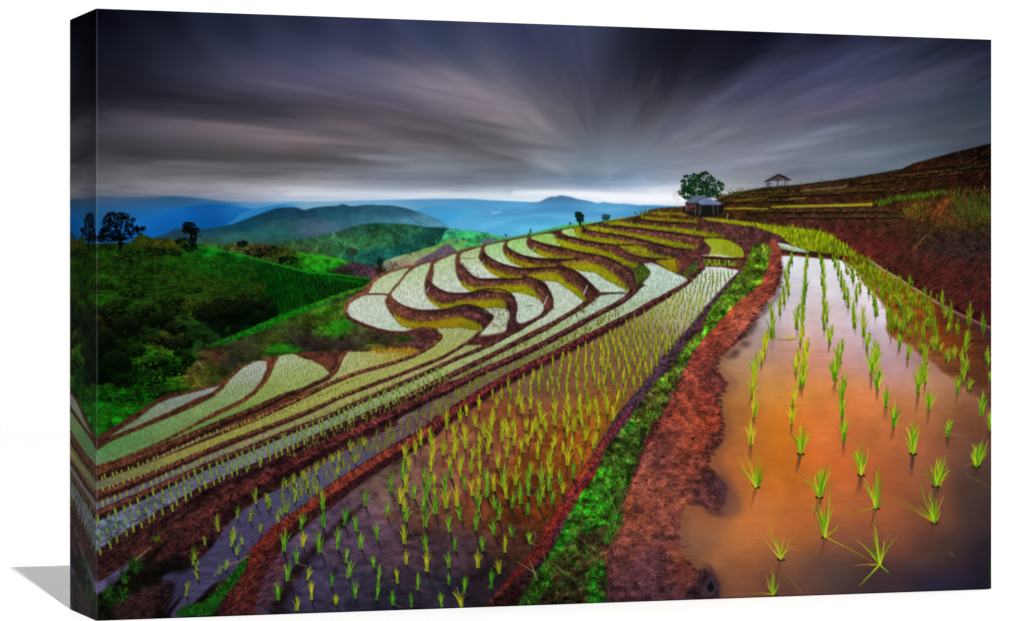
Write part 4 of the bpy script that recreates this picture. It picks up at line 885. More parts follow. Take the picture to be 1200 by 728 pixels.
rip = N_HOR[my0:my1, mx0:mx1] * .25 + N_MID[my0:my1, mx0:mx1] * .8 + N_BIG[my0:my1, mx0:mx1] * .7
yw = np.clip((np.arange(my0, my1) / S - 400) / 120, .15, 1)[:, None]
lay((my0, my1, mx0, mx1, vm), img[my0:my1, mx0:mx1] * np.clip(1 + .13 * (rip * yw)[..., None], .3, 2), 1)
for x, y, r in [(596,530,8),(560,532,10),(600,620,12),(436,655,14),(470,680,26),(520,650,14),(420,660,12),(600,514,6),(468,600,8),(640,560,14),(396,655,10),(560,690,26),(500,700,26),(570,470,8),(620,575,14)]:
    region([(x - r, y), (x, y - r * .35), (x + r, y - r * .1), (x + r * .3, y + r * .4)], (44, 34, 46), soft=r * .16, alpha=.45)
for x, y, r in [(640,480,16),(600,500,14),(660,512,18),(560,570,18),(610,596,16),(500,560,12),(580,560,16),(640,540,14),(455,605,14),(520,545,16)]:
    region([(x - r, y), (x, y - r * .35), (x + r, y - r * .1), (x + r * .3, y + r * .4)], (150, 70, 34), soft=r * .16, alpha=.28)
# dark waterside shade and the bank itself (red clods)
ribbon([(x + .5, y + 4) for x, y in L_j[3:]], [3,4,5,6,7,9,11,13,16,18,20,24], (38,24,30), .5, 2.2, alpha=.7)
bank(L_i, [4,4.4,5,5.6,6,7,8,9,10,12,14,16,18,20,22,26,30,34,36,40], [(740,345,(92,50,46)),(600,420,(96,44,46)),(500,467,(96,44,46)),(400,516,(88,38,38)),(300,571,(70,32,30)),(200,630,(58,30,28)),(120,690,(40,22,22))], (38,20,22))
bank(L_j, [3,4,5,5.6,6,7,8,9,10,11,12,14,16,18,20,24,28,32,36,40,42], [(826,313,(92,56,46)),(760,357,(92,48,44)),(690,395,(96,42,42)),(600,445,(104,36,42)),(520,492,(106,44,38)),(440,545,(116,50,38)),(360,605,(104,42,32)),(310,650,(90,32,28)),(280,710,(56,26,24))], (46,22,24))
tex([(x, y - 4 - i * .4) for i, (x, y) in enumerate(L_j)] + [(x, y + 3 + i * .5) for i, (x, y) in enumerate(L_j)][::-1], 1700, [(126,48,38),(80,30,28),(40,18,18),(104,42,38),(150,66,50)], (2, 8), (-1.1, .1), 1.9, .22)
tex([(x, y - 3 - i * .7) for i, (x, y) in enumerate(L_i)] + [(x, y + 3 + i * .8) for i, (x, y) in enumerate(L_i)][::-1], 1700, [(84,40,36),(60,28,26),(26,14,16),(70,36,32),(44,22,22)], (2, 8), (-1.1, .1), 1.9, .26)

iy0, iy1, ix0, ix1, im = pmask([(100,600),(200,580),(300,545),(420,500),(520,450),(540,460),(420,525),(330,590),(250,650),(180,700),(100,728)], 0, 5)
lay((iy0, iy1, ix0, ix1, im), img[iy0:iy1, ix0:ix1] * np.clip(.98 + .2 * N_MID[iy0:iy1, ix0:ix1, None] + .1 * N_BIG[iy0:iy1, ix0:ix1, None], .4, 1.5), .8)
# ---- lower-left: narrow dark waters and broken banks -----------------------------------
water_band([(512,478),(500,483),(480,491),(450,506),(420,521),(390,536),(350,560),(310,582),(280,602),(262,622),(244,646),(222,664),(205,668),(190,676)],
           [(512,482),(504,492),(490,504),(455,524),(420,546),(385,568),(355,592),(325,612),(310,626),(290,648),(272,672),(240,690),(212,700),(192,722)],
           [(540,464,(90,60,66)),(500,486,(96,66,74)),(460,510,(96,74,86)),(420,534,(84,74,96)),(380,560,(80,78,104)),(350,580,(64,70,92)),(310,600,(72,66,94)),(280,620,(66,60,90)),(250,650,(60,56,86)),(230,680,(50,48,76)),(200,712,(48,44,70))], None, 26)
region([(200,722),(214,700),(228,676),(246,650),(262,630),(276,622),(290,630),(284,650),(262,668),(244,690),(222,712),(214,724)], (62,58,86), soft=1, noise=N_HOR, amp=.06)
region([(105,688),(120,680),(140,666),(156,654),(170,652),(166,662),(150,672),(136,684),(116,696),(105,700)], (66,62,90), soft=1.2, noise=N_MID, amp=.15)
region([(105,712),(118,698),(136,682),(150,668),(172,650),(196,636),(216,628),(206,648),(226,662),(214,672),(196,672),(176,686),(150,704),(130,728),(105,728)], [(130,700,(10,26,8)),(160,680,(10,10,8)),(190,660,(18,12,10)),(140,720,(14,10,8)),(210,660,(14,10,12))], soft=2, noise=N_MID, amp=.3, alpha=.85)
region([(180,660),(196,638),(216,620),(240,606),(262,600),(254,620),(232,632),(206,648)], (62,30,30), soft=2, noise=N_FINE, amp=.25, alpha=.8)
region([(136,706),(160,694),(186,682),(206,682),(194,704),(184,722),(140,728)], (46,28,30), soft=3, noise=N_MID, amp=.25, alpha=.8)
region([(182,700),(196,684),(204,690),(196,716),(184,728)], (10,8,8), soft=2, alpha=.8)
tex([(113,640),(150,612),(200,590),(212,620),(180,650),(150,664),(113,680)], 420, [(70,36,32),(40,22,20),(20,12,12),(96,52,44)], (3, 8), (-.8, -.2), 2, .4)
tex([(150,700),(190,680),(200,700),(180,724),(140,726)], 200, [(70,42,42),(30,18,18),(52,34,36)], (3, 9), (-.6, -.1), 2, .4)
for cx, cy, rx, ry, n in [(136,696,16,9,140),(158,662,8,8,100),(146,676,6,8,50)]: foliage(cx, cy, rx, ry, n, [(24,70,14),(14,44,10),(50,84,24),(8,14,8)], (1.4, 4), .6)
foliage(183,631,5,3,40,[(70,84,24),(44,60,18)],(1.4,3),.6)
ribbon([(158,656),(166,650),(178,640)], [1,2,1], (120,96,50), .3, .6)
# green tongue beside the red bank
def grass(poly, n, ln=(4, 9), cols=((40,150,10),(20,120,8),(70,170,20),(14,84,8),(100,170,30)), a=.75, w=1.3, spread=.8):
    p = np.asarray(poly, float); xa, ya = p.min(0); xb, yb = p.max(0)
    pts = []
    for _ in range(n * 5):
        if len(pts) >= n: break
        x = rng.uniform(xa, xb); y = rng.uniform(ya, yb)
        if inside(x, y, p): pts.append((y, x))
    pts.sort()
    for y, x in pts:
        t = rng.normal(-math.pi / 2, spread); l = rng.uniform(*ln)
        c = cols[rng.integers(len(cols))]; f = rng.uniform(.75, 1.2)
        stroke(x, y, x + l * math.cos(t), y + l * math.sin(t), w, .5, [c[0] * f + 12, c[1] * f * .86, c[2] * f + 4], a, rng.normal(0, .12))
region([(208,722),(214,712),(240,704),(262,684),(280,664),(290,656),(282,676),(262,700),(248,720)], (10,60,14), soft=1.2)
grass([(208,722),(214,712),(240,706),(262,684),(280,662),(292,652),(284,672),(262,700),(246,722)], 420, (2, 5), ((14,104,16),(8,70,12),(30,130,24),(6,44,8)), w=1.6)
tex([(264,722),(272,700),(284,676),(300,656),(330,640),(340,660),(322,690),(310,722)], 420, [(110,40,34),(70,26,22),(40,18,16),(140,70,60)], (3, 9), (-1.0, -.3), 2.2, .38)
region([(316,722),(322,700),(336,676),(356,650),(380,626),(404,606),(424,590),(418,604),(398,622),(376,642),(356,668),(338,700),(330,722)], (26,16,14), soft=2.5, alpha=.8, noise=N_MID, amp=.3)
ribbon([(250,676),(262,664),(280,658),(292,650)], [1,1.4,1.6,1], (130,112,84), .3, .5)

# ---- dirt path with its wet edge ---------------------------------------------------------
# big right-hand flooded bed first
Z = [(908,300),(930,300),(960,303),(985,305),(1002,312),(1010,306),(1022,306),(1036,316),(1052,325),(1068,335),(1092,350),(1108,359),(1128,369),(1150,379),(1200,396),(1200,740),(780,740),(780,600),(820,560),(820,440),(850,400),(880,370),(900,340)]
region(Z, [(912,310,(207,218,228)),(930,310,(226,228,235)),(960,312,(228,228,235)),(990,325,(222,224,230)),(920,345,(207,203,214)),(950,345,(218,207,214)),(1000,350,(224,212,218)),(1030,375,(216,207,216)),
           (905,370,(180,178,191)),(940,375,(218,186,183)),(980,380,(206,180,184)),(1020,400,(196,176,188)),(1056,410,(184,158,168)),(890,400,(150,134,140)),(880,420,(176,140,110)),(920,410,(204,144,124)),(950,430,(200,134,110)),(990,420,(196,146,140)),
           (1030,430,(184,140,140)),(1070,440,(181,133,129)),(1100,450,(179,130,89)),(865,440,(176,124,84)),(900,450,(202,139,68)),(940,460,(206,131,55)),(980,455,(212,126,63)),(1020,470,(215,126,69)),(1070,480,(182,111,64)),(1120,480,(143,91,54)),(1150,490,(108,64,47)),
           (860,480,(176,116,60)),(880,500,(195,116,45)),(910,500,(199,112,27)),(950,500,(215,115,55)),(990,500,(201,112,57)),(1040,510,(182,103,56)),(1090,520,(155,89,60)),(1140,520,(98,64,52)),
           (850,510,(130,78,50)),(860,540,(176,100,54)),(900,550,(199,112,29)),(940,560,(197,108,40)),(980,550,(197,98,47)),(1030,560,(178,95,52)),(1080,560,(144,85,56)),(1140,560,(77,58,50)),
           (850,570,(150,86,54)),(880,590,(190,108,54)),(930,590,(192,108,48)),(980,590,(179,98,53)),(1030,600,(161,89,52)),(1090,600,(120,72,52)),(1150,600,(63,48,47)),
           (820,600,(150,88,50)),(850,610,(176,112,57)),(880,620,(188,110,59)),(930,620,(186,104,50)),(980,630,(138,83,60)),(1040,640,(120,70,54)),(1100,650,(78,55,49)),(1150,650,(52,41,47)),
           (815,640,(124,89,63)),(840,650,(160,100,60)),(880,650,(170,100,58)),(920,660,(120,80,55)),(980,670,(84,63,59)),(1040,680,(61,47,52)),(1100,685,(42,37,58)),(1150,685,(33,29,47)),
           (830,690,(110,72,58)),(870,685,(130,80,56)),(910,690,(96,62,58))],
       sm=False, soft=.4, sx=33, sy=24)
def smear(poly, col, soft, a): region(poly, col, True, 0, soft, None, 0, a)
zp = np.array(Z, float)
zy0, zy1, zx0, zx1, zm = pmask(Z, 0, 1)
lay((zy0, zy1, zx0, zx1, zm), img[zy0:zy1, zx0:zx1] * (1 + .028 * N_BIG[zy0:zy1, zx0:zx1, None] + .012 * N_HOR[zy0:zy1, zx0:zx1, None]), 1)
# brown reflection of the hillside
REF = [(988,306),(1004,316),(1010,330),(1020,340),(1030,350),(1038,362),(1041,374),(1038,386),(1046,396),(1064,404),(1078,416),(1092,424),(1104,436),(1120,446),(1140,462),(1168,486),(1200,500),(1200,398),(1150,380),(1128,370),(1108,360),(1092,351),(1068,336),(1052,326),(1036,317),(1022,307),(1004,300)]
region(REF, [(1010,312,(90,84,14)),(1030,335,(120,84,14)),(1050,350,(130,74,18)),(1060,375,(134,74,20)),(1080,370,(122,64,20)),(1075,400,(130,72,28)),(1100,400,(122,60,20)),(1110,375,(90,40,20)),
             (1130,400,(104,52,20)),(1120,430,(104,56,30)),(1150,400,(66,38,30)),(1150,440,(84,46,28)),(1150,470,(84,52,44)),(1130,455,(112,72,56)),(1090,420,(124,76,40))],
       sm=False, soft=1.4, sx=18, sy=14, noise=N_HOR, amp=.08)
region([(1040,398),(1070,404),(1100,426),(1140,460),(1168,486),(1168,500),(1130,474),(1094,444),(1064,420)], (150,100,84), soft=6, alpha=.35)
ribbon([(1084,345),(1094,352),(1108,359),(1128,370),(1150,381),(1166,388)], [.8,1.2,1.6,1.8,1.6,1], (120,70,62), .3, .7, alpha=.4)
ribbon([(1100,362),(1128,376),(1150,387),(1166,395)], [2,4,6,6], (60,40,44), .3, 1.6, alpha=.7)

# path earth
PATH = [(906,276),(914,290),(916,302),(917,320),(912,334),(909,344),(900,354),(891,363),(887,376),(878,384),(870,396),(856,410),(842,420),(838,430),(846,440),(854,450),(846,460),(840,468),(846,484),(848,500),(844,520),(834,532),(830,545),
        (840,556),(852,570),(848,590),(842,600),(824,594),(804,592),(798,610),(797,630),(796,648),(806,656),(816,668),(834,670),(842,684),(846,740),(690,740),(704,690),(708,650),(724,610),(738,570),(750,540),(770,500),(788,462),(806,424),(818,404),(836,384),(856,360),(876,342),(892,320),(900,304),(900,288)]
ribbon([(916,320),(909,346),(890,368),(872,398),(846,422),(844,436),(858,450),(844,468),(850,500),(836,534),(846,560),(850,590),(838,602),(806,598),(801,640),(820,668),(844,682),(850,710)], [4,6,8,10,12,12,14,14,16,16,16,14,12,12,12,12,12], (112,70,54), .4, 4.5, alpha=.5)
region(PATH, [(905,290,(135,64,48)),(904,310,(135,60,45)),(900,330,(141,61,46)),(890,346,(150,67,50)),(870,364,(153,70,41)),(880,372,(171,96,76)),(852,384,(147,59,34)),(866,392,(165,91,79)),(840,400,(144,60,41)),(854,408,(154,76,64)),
              (824,420,(126,49,39)),(836,424,(144,72,60)),(816,440,(157,70,57)),(836,444,(108,54,48)),(806,460,(144,64,43)),(826,470,(135,54,43)),(800,490,(142,60,43)),(826,500,(147,60,38)),(790,510,(135,65,52)),(820,520,(135,57,38)),
              (776,540,(135,73,64)),(800,545,(135,64,48)),(820,550,(99,48,38)),(760,570,(147,76,57)),(790,580,(135,69,52)),(830,580,(89,49,48)),(748,600,(144,73,50)),(780,610,(126,65,52)),(740,640,(114,60,48)),(780,640,(114,60,55)),
              (724,660,(85,48,48)),(760,660,(89,51,59)),(800,670,(108,53,43)),(720,700,(71,41,48)),(770,690,(82,48,57)),(830,690,(44,30,39)),(838,670,(38,27,32))],
       sm=False, rough=.5, soft=1.1, sx=16, sy=13, noise=N_FINE, amp=.08)
py0, py1, px0, px1, pm = pmask(PATH, 0, 1)
lay((py0, py1, px0, px1, pm), img[py0:py1, px0:px1] * np.clip(1 + .15 * N_MID[py0:py1, px0:px1, None] + .06 * N_BIG[py0:py1, px0:px1, None], .4, 1.7), 1)
tex(PATH, 1600, [(96,42,34),(170,92,68),(74,34,32),(180,108,86),(50,26,28),(120,66,52)], (2, 8), (-.55, .1), 1.2, .22)
for k in range(520):      # creases, clods and footmarks in the wet earth
    t = rng.random(); y = 320 + t * 380; xa = np.interp(y, [320,372,420,500,560,620,700], [894,852,808,772,744,724,700]); xb = np.interp(y, [320,372,420,500,560,620,700], [916,884,842,842,836,796,836])
    x = rng.uniform(xa, xb - 6); l = rng.uniform(3, 12) * (.6 + t)
    stroke(x, y, x + l, y + rng.uniform(-.4, .15) * l, rng.uniform(.8, 2), .6, [(70,32,30),(50,24,26),(176,104,80),(60,34,40)][rng.integers(4)], .38, rng.normal(0, .15))
tex([(900,304),(914,320),(908,340),(888,366),(872,392),(844,412),(824,410),(850,370),(880,345)], 420, [(190,100,70),(90,40,34),(160,74,50),(60,28,28)], (3, 9), (-.6, -.1), 1.4, .32)
tex([(750,560),(800,560),(796,600),(796,650),(830,690),(720,700),(720,640)], 500, [(70,44,54),(110,80,96),(50,34,44),(150,96,84),(84,60,76)], (1, 4), (-3, 3), 1.8, .4)
tex([(830,470),(846,490),(840,520),(820,540),(800,530),(800,480)], 160, [(200,110,60),(110,50,40),(180,96,60)], (2, 5), (-.4, .4), 1.3, .35)
for poly in ([(832,508),(842,506),(848,514),(844,522),(834,528),(830,536),(826,530)],[(860,392),(876,388),(884,384),(882,390),(870,396)],[(878,378),(886,374),(888,382),(880,388)],[(836,414),(850,416),(862,410),(868,412),(858,420)],
             [(880,376),(892,366),(900,356),(908,348),(912,340),(914,346),(904,358),(894,370)],[(914,306),(918,316),(915,334),(910,344),(912,324)],[(824,590),(836,594),(848,602),(842,606),(828,600)],
             [(820,552),(840,556),(852,572),(846,590),(834,580)],[(824,664),(832,662),(840,674),(846,690),(842,705),(824,705),(820,690)],[(772,644),(782,650),(780,660),(772,656)],[(870,400),(880,402),(876,408),(868,406)]):
    region(poly, (50, 32, 38), soft=2.0, alpha=.5, noise=N_FINE, amp=.35, rough=.6)
for k in range(300):
    y = rng.uniform(306, 596); x = np.interp(y, [306,335,365,384,396,420,435,450,466,484,500,520,540,556,572,590,600], [916,912,890,878,870,843,839,851,843,846,848,843,829,838,851,847,841])
    foliage(x + rng.normal(-1.5, 1.6), y, 2.4, 1.6, 3, [(60,34,34),(96,54,42),(40,24,28)], (1, 3.4), .45, .4)
for x, y in [(744,566),(816,538),(760,574),(757,563),(806,545),(776,536),(790,544),(780,592),(812,514)]: region([(x-2,y),(x,y-1.2),(x+3,y),(x,y+1.4)], (30,20,28), soft=.5, alpha=.85)
region([(786,636),(796,640),(802,650),(806,664),(796,660),(786,650)], (140,74,44), soft=1, alpha=.5)
region([(826,684),(832,676),(840,684),(838,696),(828,698)], (70,58,70), soft=.8, alpha=.6); region([(829,686),(834,682),(837,690),(831,694)], (20,16,22), soft=.6)
region([(738,548),(742,520),(752,500),(770,494),(772,506),(756,524),(748,546),(744,560)], (44,26,28), soft=1.5, alpha=.7, noise=N_FINE, amp=.3)
tex([(770,492),(786,462),(800,440),(806,450),(790,480),(776,510),(756,540),(742,560),(742,540)], 240, [(60,34,34),(110,70,60),(34,20,22)], (1, 4), (-1.5, 0), 1.6, .5)
region([(840,556),(856,566),(870,590),(862,606),(846,606)], (90,60,66), soft=4, alpha=.5)
region([(796,600),(830,604),(856,612),(840,640),(812,650),(798,640)], (130,84,70), soft=6, alpha=.35)

# red/purple edge between bed V and the grass
ribbon([(870,316),(856,332),(842,347),(824,368),(806,391),(790,408),(778,424),(760,452),(732,486),(704,528),(672,576),(660,592)], [3,6,7,7,8,10,12,14,14,12,9,8], (64,44,56), .5, 1, N_FINE, .22)
ribbon([(740,478),(722,500),(702,530),(684,556),(668,580),(654,602),(640,622),(632,640),(620,656),(602,674),(584,692)], [2,4,6,7,7,6,5,5,5,5,3], [(730,490,(110,30,44)),(700,530,(132,44,34)),(670,575,(122,40,34)),(650,606,(130,42,32)),(630,644,(80,28,26)),(600,676,(100,30,26)),(584,692,(60,20,24))], .6, .8, N_FINE, .2)
ribbon([(690,546),(680,560)], [2,4], (176,84,34), .5, 1)
region([(560,728),(576,706),(600,684),(618,668),(640,650),(650,620),(664,604),(690,580),(704,552),(716,534),(724,544),(700,600),(680,640),(660,680),(640,728)], [(700,570,(50,34,34)),(640,670,(44,26,30)),(660,620,(70,34,44)),(600,700,(34,16,18))], soft=1.5, noise=N_FINE, amp=.3, sm=False)

# grass path
GR = [(884,288),(896,285),(903,292),(900,312),(892,330),(880,342),(860,358),(846,372),(830,390),(812,412),(806,424),(792,452),(776,482),(762,500),(752,530),(742,556),(728,600),(712,643),(710,690),(712,728),
      (604,728),(610,704),(622,684),(640,656),(652,636),(664,607),(680,580),(698,556),(708,530),(722,510),(740,490),(752,470),(770,446),(784,434),(800,412),(806,404),(824,388),(832,364),(852,340),(868,320),(878,304)]
region(GR, [(892,295,(77,100,22)),(880,320,(77,126,17)),(860,345,(44,126,15)),(840,370,(44,134,17)),(832,384,(66,134,17)),(812,404,(22,87,15)),(796,426,(44,75,17)),(780,452,(48,67,19)),(760,474,(55,58,22)),(750,490,(26,87,15)),
            (726,520,(44,70,22)),(740,520,(48,67,26)),(730,560,(22,92,13)),(700,600,(22,100,13)),(730,580,(55,58,33)),(680,640,(19,75,13)),(690,620,(22,75,15)),(710,640,(66,45,33)),(660,660,(22,75,15)),(680,680,(26,30,15)),(700,680,(11,75,11)),(640,680,(15,75,13)),(650,700,(19,21,11)),(620,700,(15,42,13))],
       sm=False, rough=1.2, soft=1, sx=16, sy=12, noise=N_MID, amp=.25)
GC = ((48,140,12),(30,108,10),(80,150,20),(14,60,8),(110,146,36),(36,54,16),(70,60,34))
grass([(880,292),(898,288),(902,298),(894,322),(874,340),(868,330),(872,312)], 500, (2, 4), GC, w=1.1)
grass([(872,316),(890,322),(880,340),(858,358),(840,374),(828,388),(826,376),(840,354),(856,336)], 1100, (2, 5), GC, w=1.2, a=.7)
grass([(806,402),(820,390),(824,396),(808,416),(800,424),(796,418)], 260, (2, 5), GC, w=1.2)
grass([(796,424),(804,424),(790,450),(776,478),(762,496),(746,500),(744,486),(766,462)], 620, (3, 7), ((40,110,14),(70,110,30),(20,64,10),(90,110,40),(50,40,30)), a=.6)
grass([(744,486),(760,480),(770,490),(762,500),(744,504)], 260, (3, 6), GC)
grass([(784,440),(796,428),(798,440),(786,456),(772,462),(768,452)], 200, (3, 6), GC, a=.6)
grass([(710,540),(728,520),(746,496),(756,502),(748,530),(740,556),(724,580),(706,580),(700,560)], 620, (3, 8), ((40,130,14),(24,90,10),(70,120,30),(40,50,26),(20,40,12)), a=.65)
grass([(700,560),(722,556),(736,560),(728,590),(712,610),(690,622),(664,640),(664,612),(682,590)], 760, (3, 7), ((18,130,10),(26,156,14),(12,90,8),(56,150,24),(8,50,8),(40,50,20),(60,40,26)), a=.66)
grass([(664,640),(690,624),(706,620),(726,590),(730,600),(714,640),(700,660),(680,670),(650,690),(640,664)], 900, (3, 7), ((50,74,24),(30,44,16),(80,58,40),(20,24,14),(50,90,26),(96,60,44)), a=.6)
grass([(606,712),(616,692),(634,668),(650,650),(662,650),(650,676),(634,700),(626,728),(604,728)], 620, (3, 8), ((20,110,12),(14,80,10),(44,124,22),(8,44,8),(40,34,20)), a=.65)
grass([(686,680),(696,660),(708,650),(712,690),(710,728),(688,728)], 420, (3, 6), ((12,116,10),(8,84,8),(34,126,18),(6,40,8),(20,24,12)), a=.65)
grass([(630,700),(650,680),(690,670),(690,728),(624,728)], 420, (3, 8), ((26,40,14),(50,60,24),(14,20,10),(60,44,30)), a=.6)
grass([(716,608),(728,596),(730,610),(716,640),(708,636)], 140, (3, 7), ((14,140,20),(20,110,14)), a=.7)
gy0, gy1, gx0, gx1, gm = pmask(GR, 0, 1)
lay((gy0, gy1, gx0, gx1, gm), img[gy0:gy1, gx0:gx1] * np.clip(1.28 + .24 * N_MID[gy0:gy1, gx0:gx1, None] - .12 * np.abs(N_FINE[gy0:gy1, gx0:gx1, None]), .3, 1.9), .9)
for k in range(90):     # bare, muddy gaps and dry tussocks in the verge
    x = rng.uniform(610, 800); y = rng.uniform(420, 722)
    if inside(x, y, np.array(GR, float)):
        foliage(x, y, rng.uniform(2, 6), rng.uniform(1.5, 4), 14, [(46,28,18),(70,42,30),(30,22,14),(84,80,34)], (1, 3.4), .55, .8)
tex(GR, 420, [(70,44,28),(40,30,16),(96,60,40),(110,110,50)], (1.5, 6), (-2.4, -.6), 1.3, .5)
for k in range(16):   # dry straws
    x = rng.uniform(620, 730); y = 1290 - x + rng.uniform(-40, 40)
    stroke(x, y, x + rng.normal(0, 9), y - rng.uniform(4, 14), .9, .5, (150,140,70), .6)
for a in [(628,672,606,658),(628,674,620,656),(630,680,624,668),(660,670,648,660)]: stroke(*a, 1.1, .6, (150,146,80), .8)
region([(708,640),(712,646),(712,660),(708,656)], (150,80,50), soft=1, alpha=.6)

tex([(788,448),(806,424),(812,428),(796,456),(778,486),(762,510),(752,540),(740,572),(730,610),(720,650),(714,700),(706,728),(704,700),(708,640),(726,590),(740,550),(748,520),(764,490)], 620,
    [(40,20,20),(24,14,14),(90,50,40),(60,30,26),(120,70,54)], (1.5, 5), (-2.2, -.4), 1.8, .55)
# ---- seedlings --------------------------------------------------------------------------
def tuft(x, y, h, w=.35, n=7, cols=((110,170,14),(150,190,24),(70,140,14),(176,190,40)), bw=None, shadow=None, sh_len=.8, lean=0.0, a=.92):
    """a rice seedling: root at (x, y), blades to height h"""
    bw = bw or max(.7, h * .055)
    if shadow is not None:
        for k in range(3):
            stroke(x + rng.normal(0, .04) * h, y, x + (shadow[1] + rng.normal(0, .05)) * h, y + h * sh_len * rng.uniform(.7, 1), bw * 1.5, .5, shadow[0], .5)
        stroke(x - h * .03, y + .2, x + h * .04, y + 1.2, bw * 1.7, bw, [v * .5 for v in shadow[0]], .5)
    for k in range(n):
        t = (k + .5) / n * 2 - 1 + rng.normal(0, .15)
        l = h * (1 - .35 * abs(t)) * rng.uniform(.72, 1.05)
        c = cols[rng.integers(len(cols))]; f = rng.uniform(.85, 1.12)
        c2 = [v * f for v in c]
        stroke(x + t * h * .05, y, x + t * h * w + lean * h, y - l, bw * 1.15, .45, c2, a, t * -.10)
    stroke(x, y, x, y - h * .28, bw * 1.9, bw, [v * .75 for v in cols[2]], .7)

YG = ((150,160,16),(176,180,24),(120,150,20),(190,176,40))
OG = ((140,140,20),(164,150,20),(110,130,24),(170,140,40))
GG = ((70,150,24),(110,170,24),(44,110,24),(130,170,40))
PS = (44, 34, 48)
# bed V, near rows (traced roots)
VR = """375,647 360,679 388,687 416,701 326,703 348,715 404,615 418,623 443,633 428,593 454,605 475,611 474,637 438,665 466,683 405,659 498,617 498,645 500,669 526,685 527,623
534,645 482,711 518,711 536,593 557,621 566,645 560,665 584,609 600,629 618,603 535,528 562,536 584,548 558,500 578,492 596,488 588,506 596,512 568,512 608,548 612,530 617,504 612,484
606,474 622,470 633,484 634,496 634,520 630,538 622,554 604,568 594,584 570,582 545,574 552,554 527,550 650,498 668,488 664,512 650,522 644,543 665,545 670,526 686,516 684,500 702,502
690,486 678,480 650,486 648,468 664,466 676,460 688,470 698,478 712,484 722,474 646,560 656,566 637,582 506,538 480,552 496,566 458,576 522,570 485,584 510,584 560,600 468,590 510,602 540,610"""
pts = []
for tkn in VR.split():
    a, b = tkn.split(','); pts.append((float(b), float(a)))
for k in range(400):
    y = rng.uniform(466, 600); x = rng.uniform(470, 740)
    if inside(x, y, vp) and inside(x + 4, y, vp) and min((x - b) ** 2 + (y - a) ** 2 * 1.6 for a, b in pts) > 110: pts.append((y, x))
for k in range(900):
    y = rng.uniform(590, 716); x = rng.uniform(330, 640)
    if inside(x - 4, y, vp) and inside(x + 8, y, vp) and min((x - b) ** 2 + (y - a) ** 2 * 1.4 for a, b in pts) > 400: pts.append((y, x))
for k in range(520):     # broken straws and roots lying in the mud
    y = rng.uniform(455, 720); x = rng.uniform(300, 760)
    if not inside(x, y, vp): continue
    l = rng.uniform(3, 11); t = rng.uniform(-.7, .5)
    stroke(x, y, x + l * math.cos(t), y + l * math.sin(t), .9, .5, [(30,20,26),(20,16,22),(130,84,50),(60,40,44)][rng.integers(4)], .34, rng.normal(0, .1))
y = 322.0; r = 0
while y < 462:                                  # far rows of the same bed
    d = np.interp(y, [320, 360, 400, 462], [4.3, 5.6, 7.8, 11.5])
    x = 560 + (.45 * y) % d
    while x < 868:
        xx_, yy_ = x + rng.normal(0, d * .14), y + rng.normal(0, d * .12)
        if inside(xx_, yy_, vp) and inside(xx_, yy_ - 3, vp): pts.append((yy_, xx_))
        x += d
    y += d * .72; r += 1
pts.sort()
for y, x in pts:
    h = float(np.interp(y, [320, 360, 400, 450, 500, 560, 620, 700], [7, 10.5, 13, 17, 22, 24, 25, 24])) * rng.uniform(.82, 1.2)
    cols = YG if y < 560 else (YG if rng.random() < .35 else GG)
    if y < 350: cols = ((130,156,50),(104,136,36),(150,170,70),(90,120,36))
    if y > 470:
        tuft(x, y, h * rng.uniform(.75, 1.1), rng.uniform(.16, .3), 10, cols, bw=1.25, lean=rng.normal(0, .08), shadow=((26,20,32) if y > 560 else (66,40,30), .22 if y > 560 else 0), sh_len=.8)
        for _ in range(rng.integers(0, 3)):
            s = rng.choice([-1, 1]); stroke(x, y - 2, x + s * rng.uniform(6, 14), y + rng.uniform(-4, 3), .8, .5, (150,120,60), .5, .1)
    else:
        n = 4 if y > 400 else 2
        tuft(x, y, h, .13, n, cols, bw=float(np.interp(y, [320, 400, 470], [.95, 1.25, 1.5])), shadow=((92,66,56), 0) if y > 380 else None, sh_len=.5, a=.8)
# sparse rows in the bands above
def band_rows(lo, hi, ns, step0, h0, h1, cols, xr):
    """rows of tufts across a band; lo/hi are its upper and lower bank"""
    a = spline(lo, False, 6); b = spline(hi, False, 6)
    x = xr[0]
    while x < xr[1]:
        ya = np.interp(x, a[::-1, 0], a[::-1, 1]); yb = np.interp(x, b[::-1, 0], b[::-1, 1])
        t = (x - xr[0]) / (xr[1] - xr[0])
        for k in range(ns):
            u = (k + .6) / ns
            xx_ = x + rng.normal(0, step0 * .16) + u * step0 * .35; yy_ = ya + (yb - ya) * u + rng.normal(0, .6)
            h = (h0 * (1 - t) + h1 * t) * rng.uniform(.8, 1.25)
            tuft(xx_, yy_, h, .24, 6, cols, bw=1.15, shadow=((50,42,60), -.05), sh_len=.4, lean=-.12, a=.8)
        x += step0 * (1 - t * .55)
GB = ((96,136,40),(124,156,44),(146,170,56),(64,104,34)); YB = ((150,154,50),(124,136,40),(166,166,66),(96,112,32))
band_rows(L_g[3:], L_h[4:], 3, 9.5, 11, 4, GB, (116, 520))
band_rows([(546,403),(500,426.6),(440,450),(360,483.6),(300,506.6),(240,530.6),(160,564.6),(113,582),(90,591)], L_g, 1, 7.5, 8, 3.4, YB, (118, 470))
band_rows([(512,391),(480,419),(420,437),(350,468),(300,486),(240,505),(200,523),(160,540),(113,556),(90,564)], [(546,403),(500,426.6),(440,450),(360,483.6),(300,506.6),(240,530.6),(160,564.6),(113,582),(90,591)], 2, 6.5, 4.6, 2.4, YB, (118, 420))
